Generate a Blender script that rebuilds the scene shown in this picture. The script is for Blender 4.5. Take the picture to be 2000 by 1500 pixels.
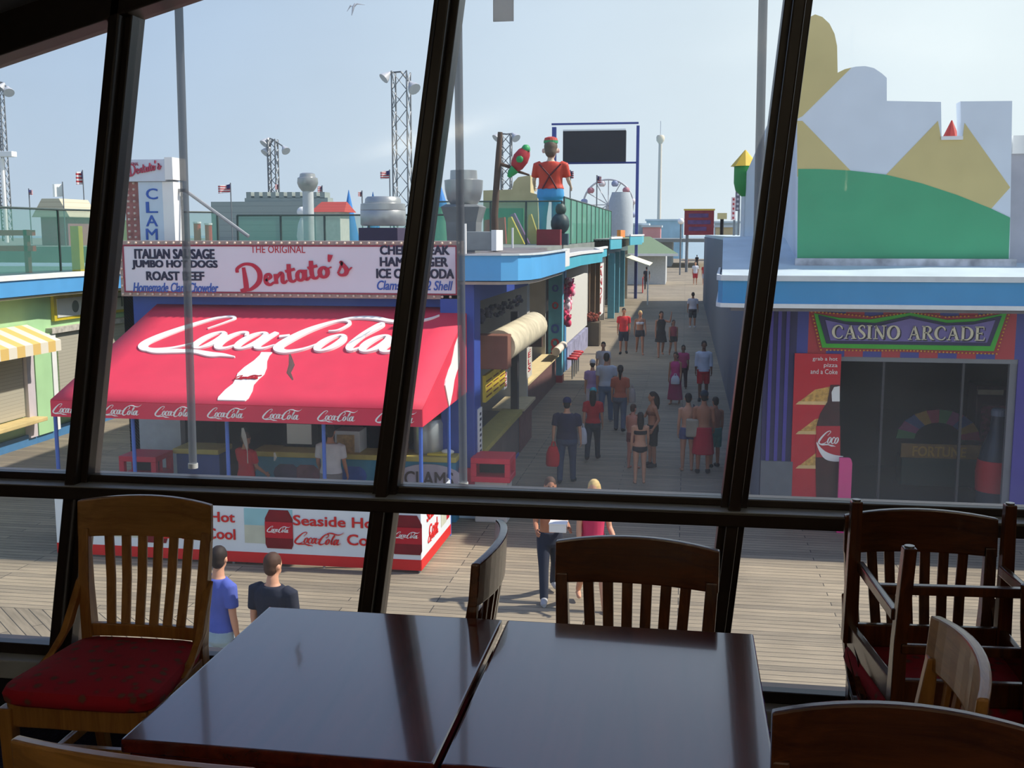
import bpy, bmesh, math, random
from mathutils import Vector, Matrix, Euler
random.seed(7)
SC = bpy.context.scene
COL = SC.collection
PI = math.pi
for o in list(bpy.data.objects):
    bpy.data.objects.remove(o)

# ------------------------------------------------------------ camera
FPX, PITCH, YAW, EYE = 2115.0, 0.138, 0.158, 5.2
cd = bpy.data.cameras.new('camera'); cam = bpy.data.objects.new('camera', cd); COL.objects.link(cam)
cd.sensor_width = 36.0; cd.lens = 36.0 * FPX / 2000.0; cd.clip_start = 0.05; cd.clip_end = 5000
cam.location = (0, 0, EYE); cam.rotation_euler = (PI / 2 - PITCH, 0, YAW)
SC.camera = cam

# ------------------------------------------------------------ light and exposure
SUN_DIR = Vector((0.95, 0.2, 1.02)).normalized()
SUN_STRENGTH = 5.2
FILL_W = 85.0
SC.view_settings.view_transform = 'Standard'
SC.view_settings.look = 'None'
SC.view_settings.gamma = 1.0
SC.view_settings.exposure = 0.0
w = bpy.data.worlds.new('hazy_sky'); SC.world = w; w.use_nodes = True
nt = w.node_tree; nt.nodes.clear()
def N(t, tree, **kw):
    n = tree.nodes.new(t)
    for k, v in kw.items():
        if k in n.inputs: n.inputs[k].default_value = v
        else: setattr(n, k, v)
    return n
tc = N('ShaderNodeTexCoord', nt)
sep = N('ShaderNodeSeparateXYZ', nt); nt.links.new(tc.outputs['Generated'], sep.inputs[0])
rh = N('ShaderNodeValToRGB', nt)          # height above the horizon
nt.links.new(sep.outputs['Z'], rh.inputs[0])
e = rh.color_ramp.elements
e[0].position = 0.0; e[0].color = (0.52, 0.64, 0.76, 1)
e[1].position = 0.7; e[1].color = (0.20, 0.32, 0.66, 1)
m_ = e.new(0.2); m_.color = (0.43, 0.57, 0.76, 1); m_ = e.new(0.38); m_.color = (0.30, 0.43, 0.72, 1)
rx = N('ShaderNodeMapRange', nt)           # paler towards the sun's side
rx.inputs['From Min'].default_value = -0.45; rx.inputs['From Max'].default_value = 0.22
nt.links.new(sep.outputs['X'], rx.inputs['Value'])
mx = N('ShaderNodeMix', nt); mx.data_type = 'RGBA'
rz_ = N('ShaderNodeMapRange', nt); rz_.inputs['From Min'].default_value = 0.22; rz_.inputs['From Max'].default_value = 0.55; rz_.inputs['To Min'].default_value = 1.0; rz_.inputs['To Max'].default_value = 0.25
nt.links.new(sep.outputs['Z'], rz_.inputs['Value'])
mm = N('ShaderNodeMath', nt, operation='MULTIPLY'); nt.links.new(rx.outputs[0], mm.inputs[0]); nt.links.new(rz_.outputs[0], mm.inputs[1])
nt.links.new(mm.outputs[0], mx.inputs[0]); nt.links.new(rh.outputs[0], mx.inputs[6])
mx.inputs[7].default_value = (0.80, 0.91, 0.95, 1)
bg = N('ShaderNodeBackground', nt, Strength=1.08)
nt.links.new(mx.outputs[2], bg.inputs[0])
ow = N('ShaderNodeOutputWorld', nt); nt.links.new(bg.outputs[0], ow.inputs[0])
sl = bpy.data.lights.new('sun', 'SUN'); sl.energy = SUN_STRENGTH; sl.angle = math.radians(1.2); sl.color = (1.0, 0.94, 0.84)
so = bpy.data.objects.new('sun', sl); COL.objects.link(so)
so.rotation_euler = (-SUN_DIR).to_track_quat('-Z', 'Y').to_euler(); so.location = (30, 15, 40)

# ------------------------------------------------------------ pixel of the 2000x1500 frame -> place in the world
_fw = Vector((-math.sin(YAW) * math.cos(PITCH), math.cos(YAW) * math.cos(PITCH), -math.sin(PITCH)))
_rt = Vector((math.cos(YAW), math.sin(YAW), 0)); _up = _rt.cross(_fw); EYEV = Vector((0, 0, EYE))
def ray(px, py): return _rt * ((px - 1000) / FPX) - _up * ((py - 750) / FPX) + _fw
def G(px, py, z=0.0): v = ray(px, py); return EYEV + v * ((z - EYE) / v.z)
def A(px, py, Y): v = ray(px, py); return EYEV + v * (Y / v.y)
def S(px, py, X): v = ray(px, py); return EYEV + v * (X / v.x)

# ------------------------------------------------------------ materials
def lin(c): return tuple(((v / 255) / 12.92 if v / 255 <= 0.04045 else ((v / 255 + 0.055) / 1.055) ** 2.4) for v in c)
_M = {}
def mat(rgb, rough=0.6, var=0.10, scale=6.0, metal=0.0, bump=0.0, name=None, spec=0.4):
    """plain painted / cloth / plastic surface with slight procedural mottling; rgb is 0-255 sRGB"""
    key = (tuple(rgb), rough, var, scale, metal, bump)
    if key in _M: return _M[key]
    m = bpy.data.materials.new(name or 'paint'); m.use_nodes = True; t = m.node_tree
    b = t.nodes['Principled BSDF']; c = lin(rgb)
    b.inputs['Roughness'].default_value = rough; b.inputs['Metallic'].default_value = metal
    b.inputs['Specular IOR Level'].default_value = spec
    tx = N('ShaderNodeTexCoord', t); nz = N('ShaderNodeTexNoise', t, Scale=scale, Detail=4.0)
    t.links.new(tx.outputs['Object'], nz.inputs['Vector'])
    mp = N('ShaderNodeMapRange', t); mp.inputs['From Min'].default_value = 0.3; mp.inputs['From Max'].default_value = 0.7
    mp.inputs['To Min'].default_value = 1 - var; mp.inputs['To Max'].default_value = 1 + var
    t.links.new(nz.outputs['Fac'], mp.inputs['Value'])
    hs = N('ShaderNodeHueSaturation', t); hs.inputs['Color'].default_value = (*c, 1)
    t.links.new(mp.outputs[0], hs.inputs['Value']); t.links.new(hs.outputs[0], b.inputs['Base Color'])
    if bump:
        bp = N('ShaderNodeBump', t, Strength=bump, Distance=0.02); t.links.new(nz.outputs['Fac'], bp.inputs['Height'])
        t.links.new(bp.outputs[0], b.inputs['Normal'])
    _M[key] = m; return m
def wood(rgb1, rgb2, rough=0.3, scale=1.0, axis='X', name='wood', coat=0.0, bump=0.05):
    m = bpy.data.materials.new(name); m.use_nodes = True; t = m.node_tree; b = t.nodes['Principled BSDF']
    tx = N('ShaderNodeTexCoord', t); mp = N('ShaderNodeMapping', t)
    s = {'X': (1.5, 22, 22), 'Y': (22, 1.5, 22), 'Z': (22, 22, 1.5)}[axis]
    mp.inputs['Scale'].default_value = [v * scale for v in s]
    t.links.new(tx.outputs['Object'], mp.inputs[0])
    nz = N('ShaderNodeTexNoise', t, Scale=1.6, Detail=8.0, Roughness=0.65, Distortion=0.6); t.links.new(mp.outputs[0], nz.inputs['Vector'])
    r = N('ShaderNodeValToRGB', t); r.color_ramp.elements[0].position = 0.33; r.color_ramp.elements[1].position = 0.68
    r.color_ramp.elements[0].color = (*lin(rgb1), 1); r.color_ramp.elements[1].color = (*lin(rgb2), 1)
    t.links.new(nz.outputs['Fac'], r.inputs[0]); t.links.new(r.outputs[0], b.inputs['Base Color'])
    b.inputs['Roughness'].default_value = rough; b.inputs['Coat Weight'].default_value = coat; b.inputs['Coat Roughness'].default_value = 0.12
    bp = N('ShaderNodeBump', t, Strength=bump, Distance=0.01); t.links.new(nz.outputs['Fac'], bp.inputs['Height']); t.links.new(bp.outputs[0], b.inputs['Normal'])
    return m
def clear(rgb, through, rough=0.1, haze=None, name='clear_sheet', gloss=True, low_haze=None):
    """see-through sheet: `through` of the light passes straight, the rest meets a whitish film"""
    m = bpy.data.materials.new(name); m.use_nodes = True; t = m.node_tree; t.nodes.clear()
    tr = N('ShaderNodeBsdfTransparent', t); df = N('ShaderNodeBsdfDiffuse', t); tl = N('ShaderNodeBsdfTranslucent', t)
    df.inputs[0].default_value = (*lin(rgb), 1); tl.inputs[0].default_value = (*lin(rgb), 1)
    a = N('ShaderNodeMixShader', t); a.inputs[0].default_value = 0.6; t.links.new(df.outputs[0], a.inputs[1]); t.links.new(tl.outputs[0], a.inputs[2])
    b = N('ShaderNodeMixShader', t); t.links.new(a.outputs[0], b.inputs[1]); t.links.new(tr.outputs[0], b.inputs[2])
    b.inputs[0].default_value = through
    if haze:
        tx = N('ShaderNodeTexCoord', t); mp = N('ShaderNodeMapping', t); mp.inputs['Scale'].default_value = haze[0]
        t.links.new(tx.outputs['Object'], mp.inputs[0]); nz = N('ShaderNodeTexNoise', t, Scale=1.0, Detail=5.0); t.links.new(mp.outputs[0], nz.inputs['Vector'])
        mr = N('ShaderNodeMapRange', t); mr.inputs['From Min'].default_value = 0.35; mr.inputs['From Max'].default_value = 0.75
        mr.inputs['To Min'].default_value = through; mr.inputs['To Max'].default_value = haze[1]
        t.links.new(nz.outputs['Fac'], mr.inputs['Value']); t.links.new(mr.outputs[0], b.inputs[0])
        if low_haze:                                  # veiling haze painted in, thicker towards the pane's lower edge
            sp = N('ShaderNodeSeparateXYZ', t); t.links.new(tx.outputs['Object'], sp.inputs[0]); dm = N('ShaderNodeMapRange', t)
            dm.inputs['From Min'].default_value = low_haze[0]; dm.inputs['From Max'].default_value = low_haze[1]; dm.inputs['To Min'].default_value = low_haze[2]; dm.inputs['To Max'].default_value = 0.0
            t.links.new(sp.outputs['Z'], dm.inputs['Value']); sb = N('ShaderNodeMath', t, operation='SUBTRACT'); t.links.new(mr.outputs[0], sb.inputs[0]); t.links.new(dm.outputs[0], sb.inputs[1]); t.links.new(sb.outputs[0], b.inputs[0])
    last = b
    if gloss:
        gl = N('ShaderNodeBsdfGlossy', t, Roughness=0.02); fr = N('ShaderNodeFresnel', t, IOR=1.3)
        c = N('ShaderNodeMixShader', t); t.links.new(fr.outputs[0], c.inputs[0]); t.links.new(b.outputs[0], c.inputs[1]); t.links.new(gl.outputs[0], c.inputs[2]); last = c
    out = N('ShaderNodeOutputMaterial', t); t.links.new(last.outputs[0], out.inputs[0])
    return m
def slatted(rgb1, rgb2, axis, period, rough=0.6, name='slatted_panel', bump=0.4):
    """parallel seams (corrugation, clapboard, roller shutter, vertical boards) across one axis of the object"""
    m = bpy.data.materials.new(name); m.use_nodes = True; t = m.node_tree; b = t.nodes['Principled BSDF']
    tx = N('ShaderNodeTexCoord', t); sp = N('ShaderNodeSeparateXYZ', t); t.links.new(tx.outputs['Object'], sp.inputs[0])
    mu = N('ShaderNodeMath', t, operation='MULTIPLY'); mu.inputs[1].default_value = 1 / period; t.links.new(sp.outputs[axis], mu.inputs[0])
    fr = N('ShaderNodeMath', t, operation='FRACT'); t.links.new(mu.outputs[0], fr.inputs[0])
    r = N('ShaderNodeValToRGB', t); el = r.color_ramp.elements
    el[0].position = 0.0; el[0].color = (*lin(rgb2), 1); el[1].position = 0.14; el[1].color = (*lin(rgb1), 1)
    t.links.new(fr.outputs[0], r.inputs[0]); t.links.new(r.outputs[0], b.inputs['Base Color'])
    bp = N('ShaderNodeBump', t, Strength=bump, Distance=0.03); t.links.new(fr.outputs[0], bp.inputs['Height']); t.links.new(bp.outputs[0], b.inputs['Normal'])
    b.inputs['Roughness'].default_value = rough
    return m
def striped(cols, axis, period, rough=0.7, name='striped_cloth'):
    m = bpy.data.materials.new(name); m.use_nodes = True; t = m.node_tree; b = t.nodes['Principled BSDF']
    tx = N('ShaderNodeTexCoord', t); sp = N('ShaderNodeSeparateXYZ', t); t.links.new(tx.outputs['Object'], sp.inputs[0])
    mu = N('ShaderNodeMath', t, operation='MULTIPLY'); mu.inputs[1].default_value = 1 / period; t.links.new(sp.outputs[axis], mu.inputs[0])
    fr = N('ShaderNodeMath', t, operation='FRACT'); t.links.new(mu.outputs[0], fr.inputs[0])
    r = N('ShaderNodeValToRGB', t); r.color_ramp.interpolation = 'CONSTANT'; el = r.color_ramp.elements
    while len(el) < len(cols): el.new(0.5)
    for i, c in enumerate(cols): el[i].position = i / len(cols); el[i].color = (*lin(c), 1)
    t.links.new(fr.outputs[0], r.inputs[0]); t.links.new(r.outputs[0], b.inputs['Base Color']); b.inputs['Roughness'].default_value = rough
    return m

# ------------------------------------------------------------ naming
def tag(o, label=None, cat=None, group=None, kind=None):
    if label: o['label'] = label
    if cat: o['category'] = cat
    if group: o['group'] = group
    if kind: o['kind'] = kind
    return o
def thing(name, label, cat, loc=(0, 0, 0), rz=0.0, group=None):
    o = bpy.data.objects.new(name, None); COL.objects.link(o); o.empty_display_size = 0.1
    o.location = loc; o.rotation_euler = (0, 0, rz)
    return tag(o, label, cat, group)
def world_inv(o):
    m = Matrix.Identity(4); chain = []
    while o: chain.append(o); o = o.parent
    for p in reversed(chain): m = m @ (Matrix.Translation(p.location) @ p.rotation_euler.to_matrix().to_4x4())
    return m.inverted()
def copy_tree(o, parent=None):
    c = o.copy(); COL.objects.link(c); c.parent = parent
    for ch in list(o.children): copy_tree(ch, c)
    return c

# ------------------------------------------------------------ mesh builder (world coordinates unless local=True at build)
class MB:
    def __init__(s): s.bm = bmesh.new()
    def box(s, x0, x1, y0, y1, z0, z1, M=None):
        vs = [s.bm.verts.new(Vector(p) if M is None else M @ Vector(p)) for p in
              ((x0, y0, z0), (x1, y0, z0), (x1, y1, z0), (x0, y1, z0), (x0, y0, z1), (x1, y0, z1), (x1, y1, z1), (x0, y1, z1))]
        for f in ((0, 3, 2, 1), (4, 5, 6, 7), (0, 1, 5, 4), (1, 2, 6, 5), (2, 3, 7, 6), (3, 0, 4, 7)): s.bm.faces.new([vs[i] for i in f])
        return s
    def rings(s, R, cap=True, closed=True):
        V = [[s.bm.verts.new(p) for p in r] for r in R]; n = len(V[0])
        for a, b in zip(V, V[1:]):
            for i in range(n if closed else n - 1):
                j = (i + 1) % n
                s.bm.faces.new((a[i], a[j], b[j], b[i]))
        if cap and closed:
            s.bm.faces.new(list(reversed(V[0]))); s.bm.faces.new(V[-1])
        return s
    def tube(s, pts, rad, seg=8, cap=True, sx=1.0):
        """round (or flattened: sx) bar through points; rad a number or one per point"""
        P = [Vector(p) for p in pts]; R = []
        rr = rad if isinstance(rad, (list, tuple)) else [rad] * len(P)
        prev = None
        for i, p in enumerate(P):
            d = (P[min(i + 1, len(P) - 1)] - P[max(i - 1, 0)]).normalized()
            if prev is None:
                ref = Vector((1, 0, 0)) if abs(d.x) < 0.8 else Vector((0, 1, 0))
                a = (ref - d * ref.dot(d)).normalized()
            else: a = (prev - d * prev.dot(d)).normalized()
            prev = a; b = d.cross(a)
            R.append([p + (a * math.cos(t) * sx + b * math.sin(t)) * rr[i] for t in [2 * PI * k / seg for k in range(seg)]])
        return s.rings(R, cap)
    def bar(s, p0, p1, wx, wy, ref=(0, 0, 1)):
        """rectangular bar from p0 to p1"""
        p0, p1 = Vector(p0), Vector(p1); d = (p1 - p0).normalized(); rf = Vector(ref)
        if abs(d.dot(rf)) > 0.95: rf = Vector((0, 1, 0))
        a = d.cross(rf).normalized(); b = a.cross(d)
        q = lambda p: [p + a * (sx * wx / 2) + b * (sy * wy / 2) for sx, sy in ((-1, -1), (1, -1), (1, 1), (-1, 1))]
        return s.rings([q(p0), q(p1)])
    def lathe(s, c, prof, seg=20, axis='Z'):
        c = Vector(c); R = []
        for r, h in prof:
            R.append([c + (Vector((r * math.cos(t), r * math.sin(t), h)) if axis == 'Z' else Vector((r * math.cos(t), h, r * math.sin(t))) if axis == 'Y' else Vector((h, r * math.cos(t), r * math.sin(t)))) for t in [2 * PI * k / seg for k in range(seg)]])
        return s.rings(R)
    def ball(s, c, r, seg=12, M=None):
        rx, ry, rz = r if isinstance(r, (list, tuple)) else (r, r, r); c = Vector(c); R = []
        for i in range(1, seg // 2 + 1 - 0):
            ph = -PI / 2 + PI * i / (seg // 2 + 1)
            ring = []
            for k in range(seg):
                t = 2 * PI * k / seg; v = Vector((rx * math.cos(ph) * math.cos(t), ry * math.cos(ph) * math.sin(t), rz * math.sin(ph)))
                ring.append(c + (M @ v if M else v))
            R.append(ring)
        return s.rings(R)
    def poly(s, pts, n, depth):
        """solid of the planar outline pts pushed back along -n by depth"""
        n = Vector(n).normalized(); f = [s.bm.verts.new(Vector(p)) for p in pts]; b = [s.bm.verts.new(Vector(p) - n * depth) for p in pts]
        s.bm.faces.new(f); s.bm.faces.new(list(reversed(b))); k = len(f)
        for i in range(k):
            j = (i + 1) % k; s.bm.faces.new((f[j], f[i], b[i], b[j]))
        return s
    def loft(s, pts_a, pts_b, closed=False):
        return s.rings([pts_a, pts_b], cap=False, closed=closed)
    def build(s, name, m, parent=None, local=False, smooth=False, bevel=0.0, seg=2, solid=0.0):
        bmesh.ops.recalc_face_normals(s.bm, faces=s.bm.faces[:])
        if bevel:
            bmesh.ops.bevel(s.bm, geom=[e for e in s.bm.edges if e.is_manifold and e.calc_face_angle(0) > 0.6], offset=bevel, segments=seg, affect='EDGES', profile=0.6)
        me = bpy.data.meshes.new(name); s.bm.to_mesh(me); s.bm.free()
        if parent is not None and not local: me.transform(world_inv(parent))
        me.materials.append(m)
        if smooth:
            me.polygons.foreach_set('use_smooth', [True] * len(me.polygons))
            me.set_sharp_from_angle(angle=0.7)
        o = bpy.data.objects.new(name, me); COL.objects.link(o)
        if parent is not None: o.parent = parent
        if solid:
            md = o.modifiers.new('thickness', 'SOLIDIFY'); md.thickness = solid
        return o
def baked(o):
    """replace the object's mesh by its modified mesh"""
    dg = bpy.context.evaluated_depsgraph_get(); dg.update()
    me = bpy.data.meshes.new_from_object(o.evaluated_get(dg)); old = o.data; o.modifiers.clear(); o.data = me
    if old.users == 0 and isinstance(old, bpy.types.Mesh): bpy.data.meshes.remove(old)
    return o

# ------------------------------------------------------------ lettering
def text(s, m, origin, u, v, width, height, parent=None, bold=0.0, name='lettering', depth=0.006, line=1.0, align='LEFT', shear=0.0):
    """block letters, fitted to width x height; origin = lower left corner, u/v = directions on the surface"""
    cu = bpy.data.curves.new(name, 'FONT'); cu.body = s; cu.resolution_u = 3; cu.align_x = align; cu.space_line = line; cu.shear = shear
    cu.fill_mode = 'BOTH'; cu.extrude = 0.02
    o = bpy.data.objects.new(name, cu); COL.objects.link(o)
    dg = bpy.context.evaluated_depsgraph_get(); dg.update()
    me = bpy.data.meshes.new_from_object(o.evaluated_get(dg)); bpy.data.objects.remove(o); bpy.data.curves.remove(cu)
    xs = [q.co.x for q in me.vertices]; ys = [q.co.y for q in me.vertices]
    x0, x1, y0, y1 = min(xs), max(xs), min(ys), max(ys); sx = width / (x1 - x0); sy = height / (y1 - y0)
    u = Vector(u).normalized(); v = Vector(v).normalized(); n = u.cross(v); org = Vector(origin)
    for q in me.vertices:
        q.co = org + u * ((q.co.x - x0) * sx) + v * ((q.co.y - y0) * sy) + n * (depth if q.co.z > 0 else -0.002)
    if bold:                                   # heavier face: the same outline set four times, a hair apart
        bm = bmesh.new(); d = height * bold * (1.0 if '\n' not in s else .5)
        for i4, (su, sv) in enumerate(((-1, -.6), (1, -.6), (1, .6), (-1, .6))):
            m2 = me.copy(); m2.transform(Matrix.Translation(u * (su * d) + v * (sv * d) + n * (i4 * .0016))); bm.from_mesh(m2); bpy.data.meshes.remove(m2)
        bm.to_mesh(me); bm.free()
    if parent is not None: me.transform(world_inv(parent))
    me.materials.clear(); me.materials.append(m)
    o = bpy.data.objects.new(name, me); COL.objects.link(o)
    if parent is not None: o.parent = parent
    return o
def cr(pts, n=7):
    """smooth curve (x, y, width) through the points"""
    P = [Vector((*p, 0)[:3] if len(p) < 3 else p) for p in pts]; out = []
    for i in range(len(P) - 1):
        p0, p1, p2, p3 = P[max(i - 1, 0)], P[i], P[i + 1], P[min(i + 2, len(P) - 1)]
        for k in range(n):
            t = k / n
            out.append(0.5 * ((2 * p1) + (p2 - p0) * t + (2 * p0 - 5 * p1 + 4 * p2 - p3) * t * t + (3 * p1 - p0 - 3 * p2 + p3) * t ** 3))
    out.append(P[-1]); return out
def strokes(mb, S_, origin, u, v, sc, depth=0.006, rot=0.0, smooth=True, sy=None):
    """brush strokes [(x, y, width)...] laid on a surface as thin raised ribbons"""
    u = Vector(u).normalized(); v = Vector(v).normalized(); n = u.cross(v); org = Vector(origin); cy, sn = math.cos(rot), math.sin(rot); sy = sy or sc
    to = lambda x, y, h: org + u * ((x * cy - y * sn) * sc) + v * ((x * sn + y * cy) * sy) + n * h
    for k_, st in enumerate(S_):
        dp = depth + k_ * .0014
        P = cr(st) if smooth and len(st) > 2 else [Vector(p) for p in st]
        L, R = [], []
        for i, p in enumerate(P):
            d = P[min(i + 1, len(P) - 1)] - P[max(i - 1, 0)]; q = Vector((-d.y, d.x)); q = q.normalized() if q.length > 1e-6 else Vector((0, 1))
            wd = max(p.z, 0.02) / 2
            L.append((p.x + q.x * wd, p.y + q.y * wd)); R.append((p.x - q.x * wd, p.y - q.y * wd))
        mb.rings([[to(*L[i], dp), to(*R[i], dp), to(*R[i], -0.002), to(*L[i], -0.002)] for i in range(len(P))])
    return mb
def ell(cx, cy, rx, ry, w0, w1, sh=0.35, a0=50, a1=420):
    return [(cx + rx * math.cos(math.radians(a)) + sh * ry * math.sin(math.radians(a)), cy + ry * math.sin(math.radians(a)), w0 + (w1 - w0) * abs(math.cos(math.radians(a)))) for a in range(a0, a1 + 1, 30)]
SODA = [
    [(2.05, 2.2, .06), (2.55, 2.75, .1), (2.75, 3.05, .12), (2.5, 3.2, .14), (1.9, 2.95, .2), (1.1, 2.2, .32), (.45, 1.4, .4), (.22, .85, .36), (.55, .5, .25), (1.3, .62, .16), (2.0, 1.05, .1), (2.3, 1.4, .06)],
    [(.35, .52, .08), (.9, .36, .22), (1.6, .42, .28), (2.3, .42, .22), (3.0, .22, .3), (3.4, .2, .2), (3.9, .08, .04)],
    ell(2.5, 1.3, .3, .62, .08, .3),
    [(3.7, 1.65, .1), (3.65, 1.9, .14), (3.35, 1.85, .2), (3.0, 1.3, .32), (3.0, .8, .26), (3.3, .7, .16), (3.75, 1.1, .06)],
    ell(4.05, 1.3, .3, .62, .08, .3), [(4.75, 1.95, .2), (4.5, 1.35, .28), (4.4, .85, .22), (4.65, .72, .14), (5.0, 1.0, .05)],
    [(4.95, 1.62, .16), (5.3, 1.72, .16)],
    [(6.6, 2.1, .06), (6.95, 2.2, .12), (7.2, 2.7, .12), (7.0, 2.95, .14), (6.6, 2.85, .2), (5.9, 2.2, .34), (5.4, 1.4, .4), (5.2, .8, .36), (5.55, .5, .24), (6.1, .7, .14), (6.5, 1.1, .06)],
    [(6.5, 2.75, .08), (7.1, 3.15, .16), (7.9, 3.2, .24), (8.7, 2.95, .2), (9.4, 2.9, .16), (10.0, 3.2, .08), (10.3, 3.5, .03)],
    ell(6.95, 1.2, .3, .6, .08, .3),
    [(7.6, 1.1, .06), (8.3, 2.3, .14), (8.45, 2.65, .12), (8.3, 2.7, .14), (7.95, 1.9, .26), (7.7, 1.0, .26), (7.85, .68, .16), (8.2, 1.0, .06)],
    ell(8.55, 1.2, .3, .6, .08, .3), [(9.25, 1.85, .2), (9.0, 1.25, .28), (8.9, .75, .22), (9.15, .62, .14), (9.6, .95, .05)]]
BRUSH = [
    [(.55, 2.3, .2), (.45, .9, .3), (.35, .25, .3), (.05, .1, .26), (.0, .3, .2)],
    [(.05, .22, .2), (.7, .12, .22), (1.5, .7, .3), (1.75, 1.6, .3), (1.4, 2.35, .24), (.7, 2.6, .2), (.05, 2.3, .2), (-.05, 1.9, .2)],
    [(2.1, .75, .16), (2.55, 1.0, .2), (2.5, 1.3, .2), (2.2, 1.2, .22), (2.1, .6, .26), (2.35, .3, .2), (2.75, .5, .14)],
    [(3.0, 1.25, .22), (2.9, .3, .24)], [(2.95, .7, .16), (3.4, 1.25, .2), (3.55, 1.1, .24), (3.45, .45, .24), (3.6, .3, .18), (3.85, .5, .12)],
    [(4.25, 2.0, .24), (4.1, 1.0, .26), (4.1, .45, .24), (4.35, .3, .18), (4.6, .5, .12)], [(3.85, 1.35, .2), (4.65, 1.45, .2)],
    ell(5.0, .75, .28, .46, .16, .24, .15), [(5.45, 1.25, .24), (5.35, .6, .24), (5.45, .3, .2), (5.75, .5, .12)],
    [(6.1, 2.0, .24), (5.95, 1.0, .26), (5.95, .45, .24), (6.2, .3, .18), (6.45, .5, .12)], [(5.7, 1.35, .2), (6.5, 1.45, .2)],
    ell(6.9, .75, .32, .46, .18, .26, .1), [(7.2, 1.0, .1), (7.6, 1.15, .08)],
    [(7.75, 2.3, .28), (7.6, 1.9, .2), (7.5, 1.65, .08)],
    [(8.0, .45, .1), (8.5, 1.3, .16), (8.45, 1.45, .2), (8.75, .75, .26), (8.6, .3, .24), (8.25, .25, .18), (8.05, .42, .14)], [(8.6, .3, .1), (9.2, .85, .08)]]
BRUSH = [[(x, y, w * 1.35) for x, y, w in s_] for s_ in BRUSH]
SERIF = {  # roman capitals as strokes, 1 unit high; value = (strokes, advance)
    'C': ([[(.72, .70, .06), (.66, .86, .10), (.45, .97, .07), (.2, .82, .15), (.1, .5, .2), (.2, .18, .15), (.45, .03, .07), (.66, .1, .08), (.75, .25, .04)]], .86),
    'A': ([[(.12, .05, .06), (.4, .97, .07)], [(.4, .97, .16), (.7, .05, .18)], [(.22, .36, .07), (.58, .36, .07)], [(0, .03, .06), (.25, .03, .06)], [(.5, .03, .06), (.86, .03, .06)]], .9),
    'S': ([[(.52, .78, .05), (.46, .93, .08), (.28, .97, .08), (.12, .8, .13), (.2, .62, .17), (.42, .42, .18), (.52, .22, .14), (.36, .04, .08), (.16, .06, .08), (.06, .26, .04)]], .64),
    'I': ([[(.2, .03, .18), (.2, .97, .18)], [(.03, .03, .06), (.37, .03, .06)], [(.03, .97, .06), (.37, .97, .06)]], .46),
    'N': ([[(.18, .03, .07), (.18, .97, .07)], [(.14, .97, .17), (.72, .03, .17)], [(.74, .03, .07), (.74, .97, .07)], [(.03, .03, .06), (.33, .03, .06)], [(.6, .97, .06), (.9, .97, .06)]], .96),
    'O': ([[(.45 + .36 * math.cos(a), .5 + .47 * math.sin(a), .07 + .13 * abs(math.cos(a))) for a in [2 * PI * k / 12 for k in range(13)]]], .96),
    'R': ([[(.18, .03, .17), (.18, .97, .17)], [(.18, .95, .07), (.45, .95, .09), (.6, .75, .16), (.45, .53, .09), (.18, .52, .07)], [(.4, .52, .12), (.74, .03, .17)], [(.03, .03, .06), (.36, .03, .06)], [(.03, .97, .06), (.2, .97, .06)], [(.66, .03, .06), (.88, .03, .06)]], .88),
    'D': ([[(.18, .03, .17), (.18, .97, .17)], [(.18, .95, .07), (.5, .93, .09), (.74, .72, .16), (.78, .5, .19), (.72, .26, .16), (.5, .06, .09), (.18, .05, .07)], [(.03, .03, .06), (.3, .03, .06)], [(.03, .97, .06), (.3, .97, .06)]], .96),
    'E': ([[(.18, .03, .17), (.18, .97, .17)], [(.03, .97, .07), (.6, .97, .07)], [(.18, .52, .07), (.5, .52, .07)], [(.03, .03, .07), (.64, .03, .07)], [(.6, .98, .05), (.62, .78, .04)], [(.64, .02, .05), (.68, .24, .04)], [(.5, .62, .04), (.5, .42, .04)]], .76)}
def roman(s, m, origin, u, v, width, height, parent, name='lettering', depth=0.02):
    adv = []; x = 0
    for ch in s:
        adv.append(x); x += SERIF[ch][1] if ch in SERIF else .5
    k = width / x; mb = MB(); u_ = Vector(u).normalized()
    for ch, a in zip(s, adv):
        if ch in SERIF:
            for st in SERIF[ch][0]:
                strokes(mb, [st], Vector(origin) + u_ * (a * k), u, v, k, depth, smooth=len(st) > 2, sy=height)
    return mb.build(name, m, parent)
def soda_logo(m, origin, u, v, width, parent, name='soda_logo', sy=None, depth=0.006):
    mb = MB(); sc = width / 10.3; strokes(mb, SODA, origin, u, v, sc, depth, sy=sy); return mb.build(name, m, parent)

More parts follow.
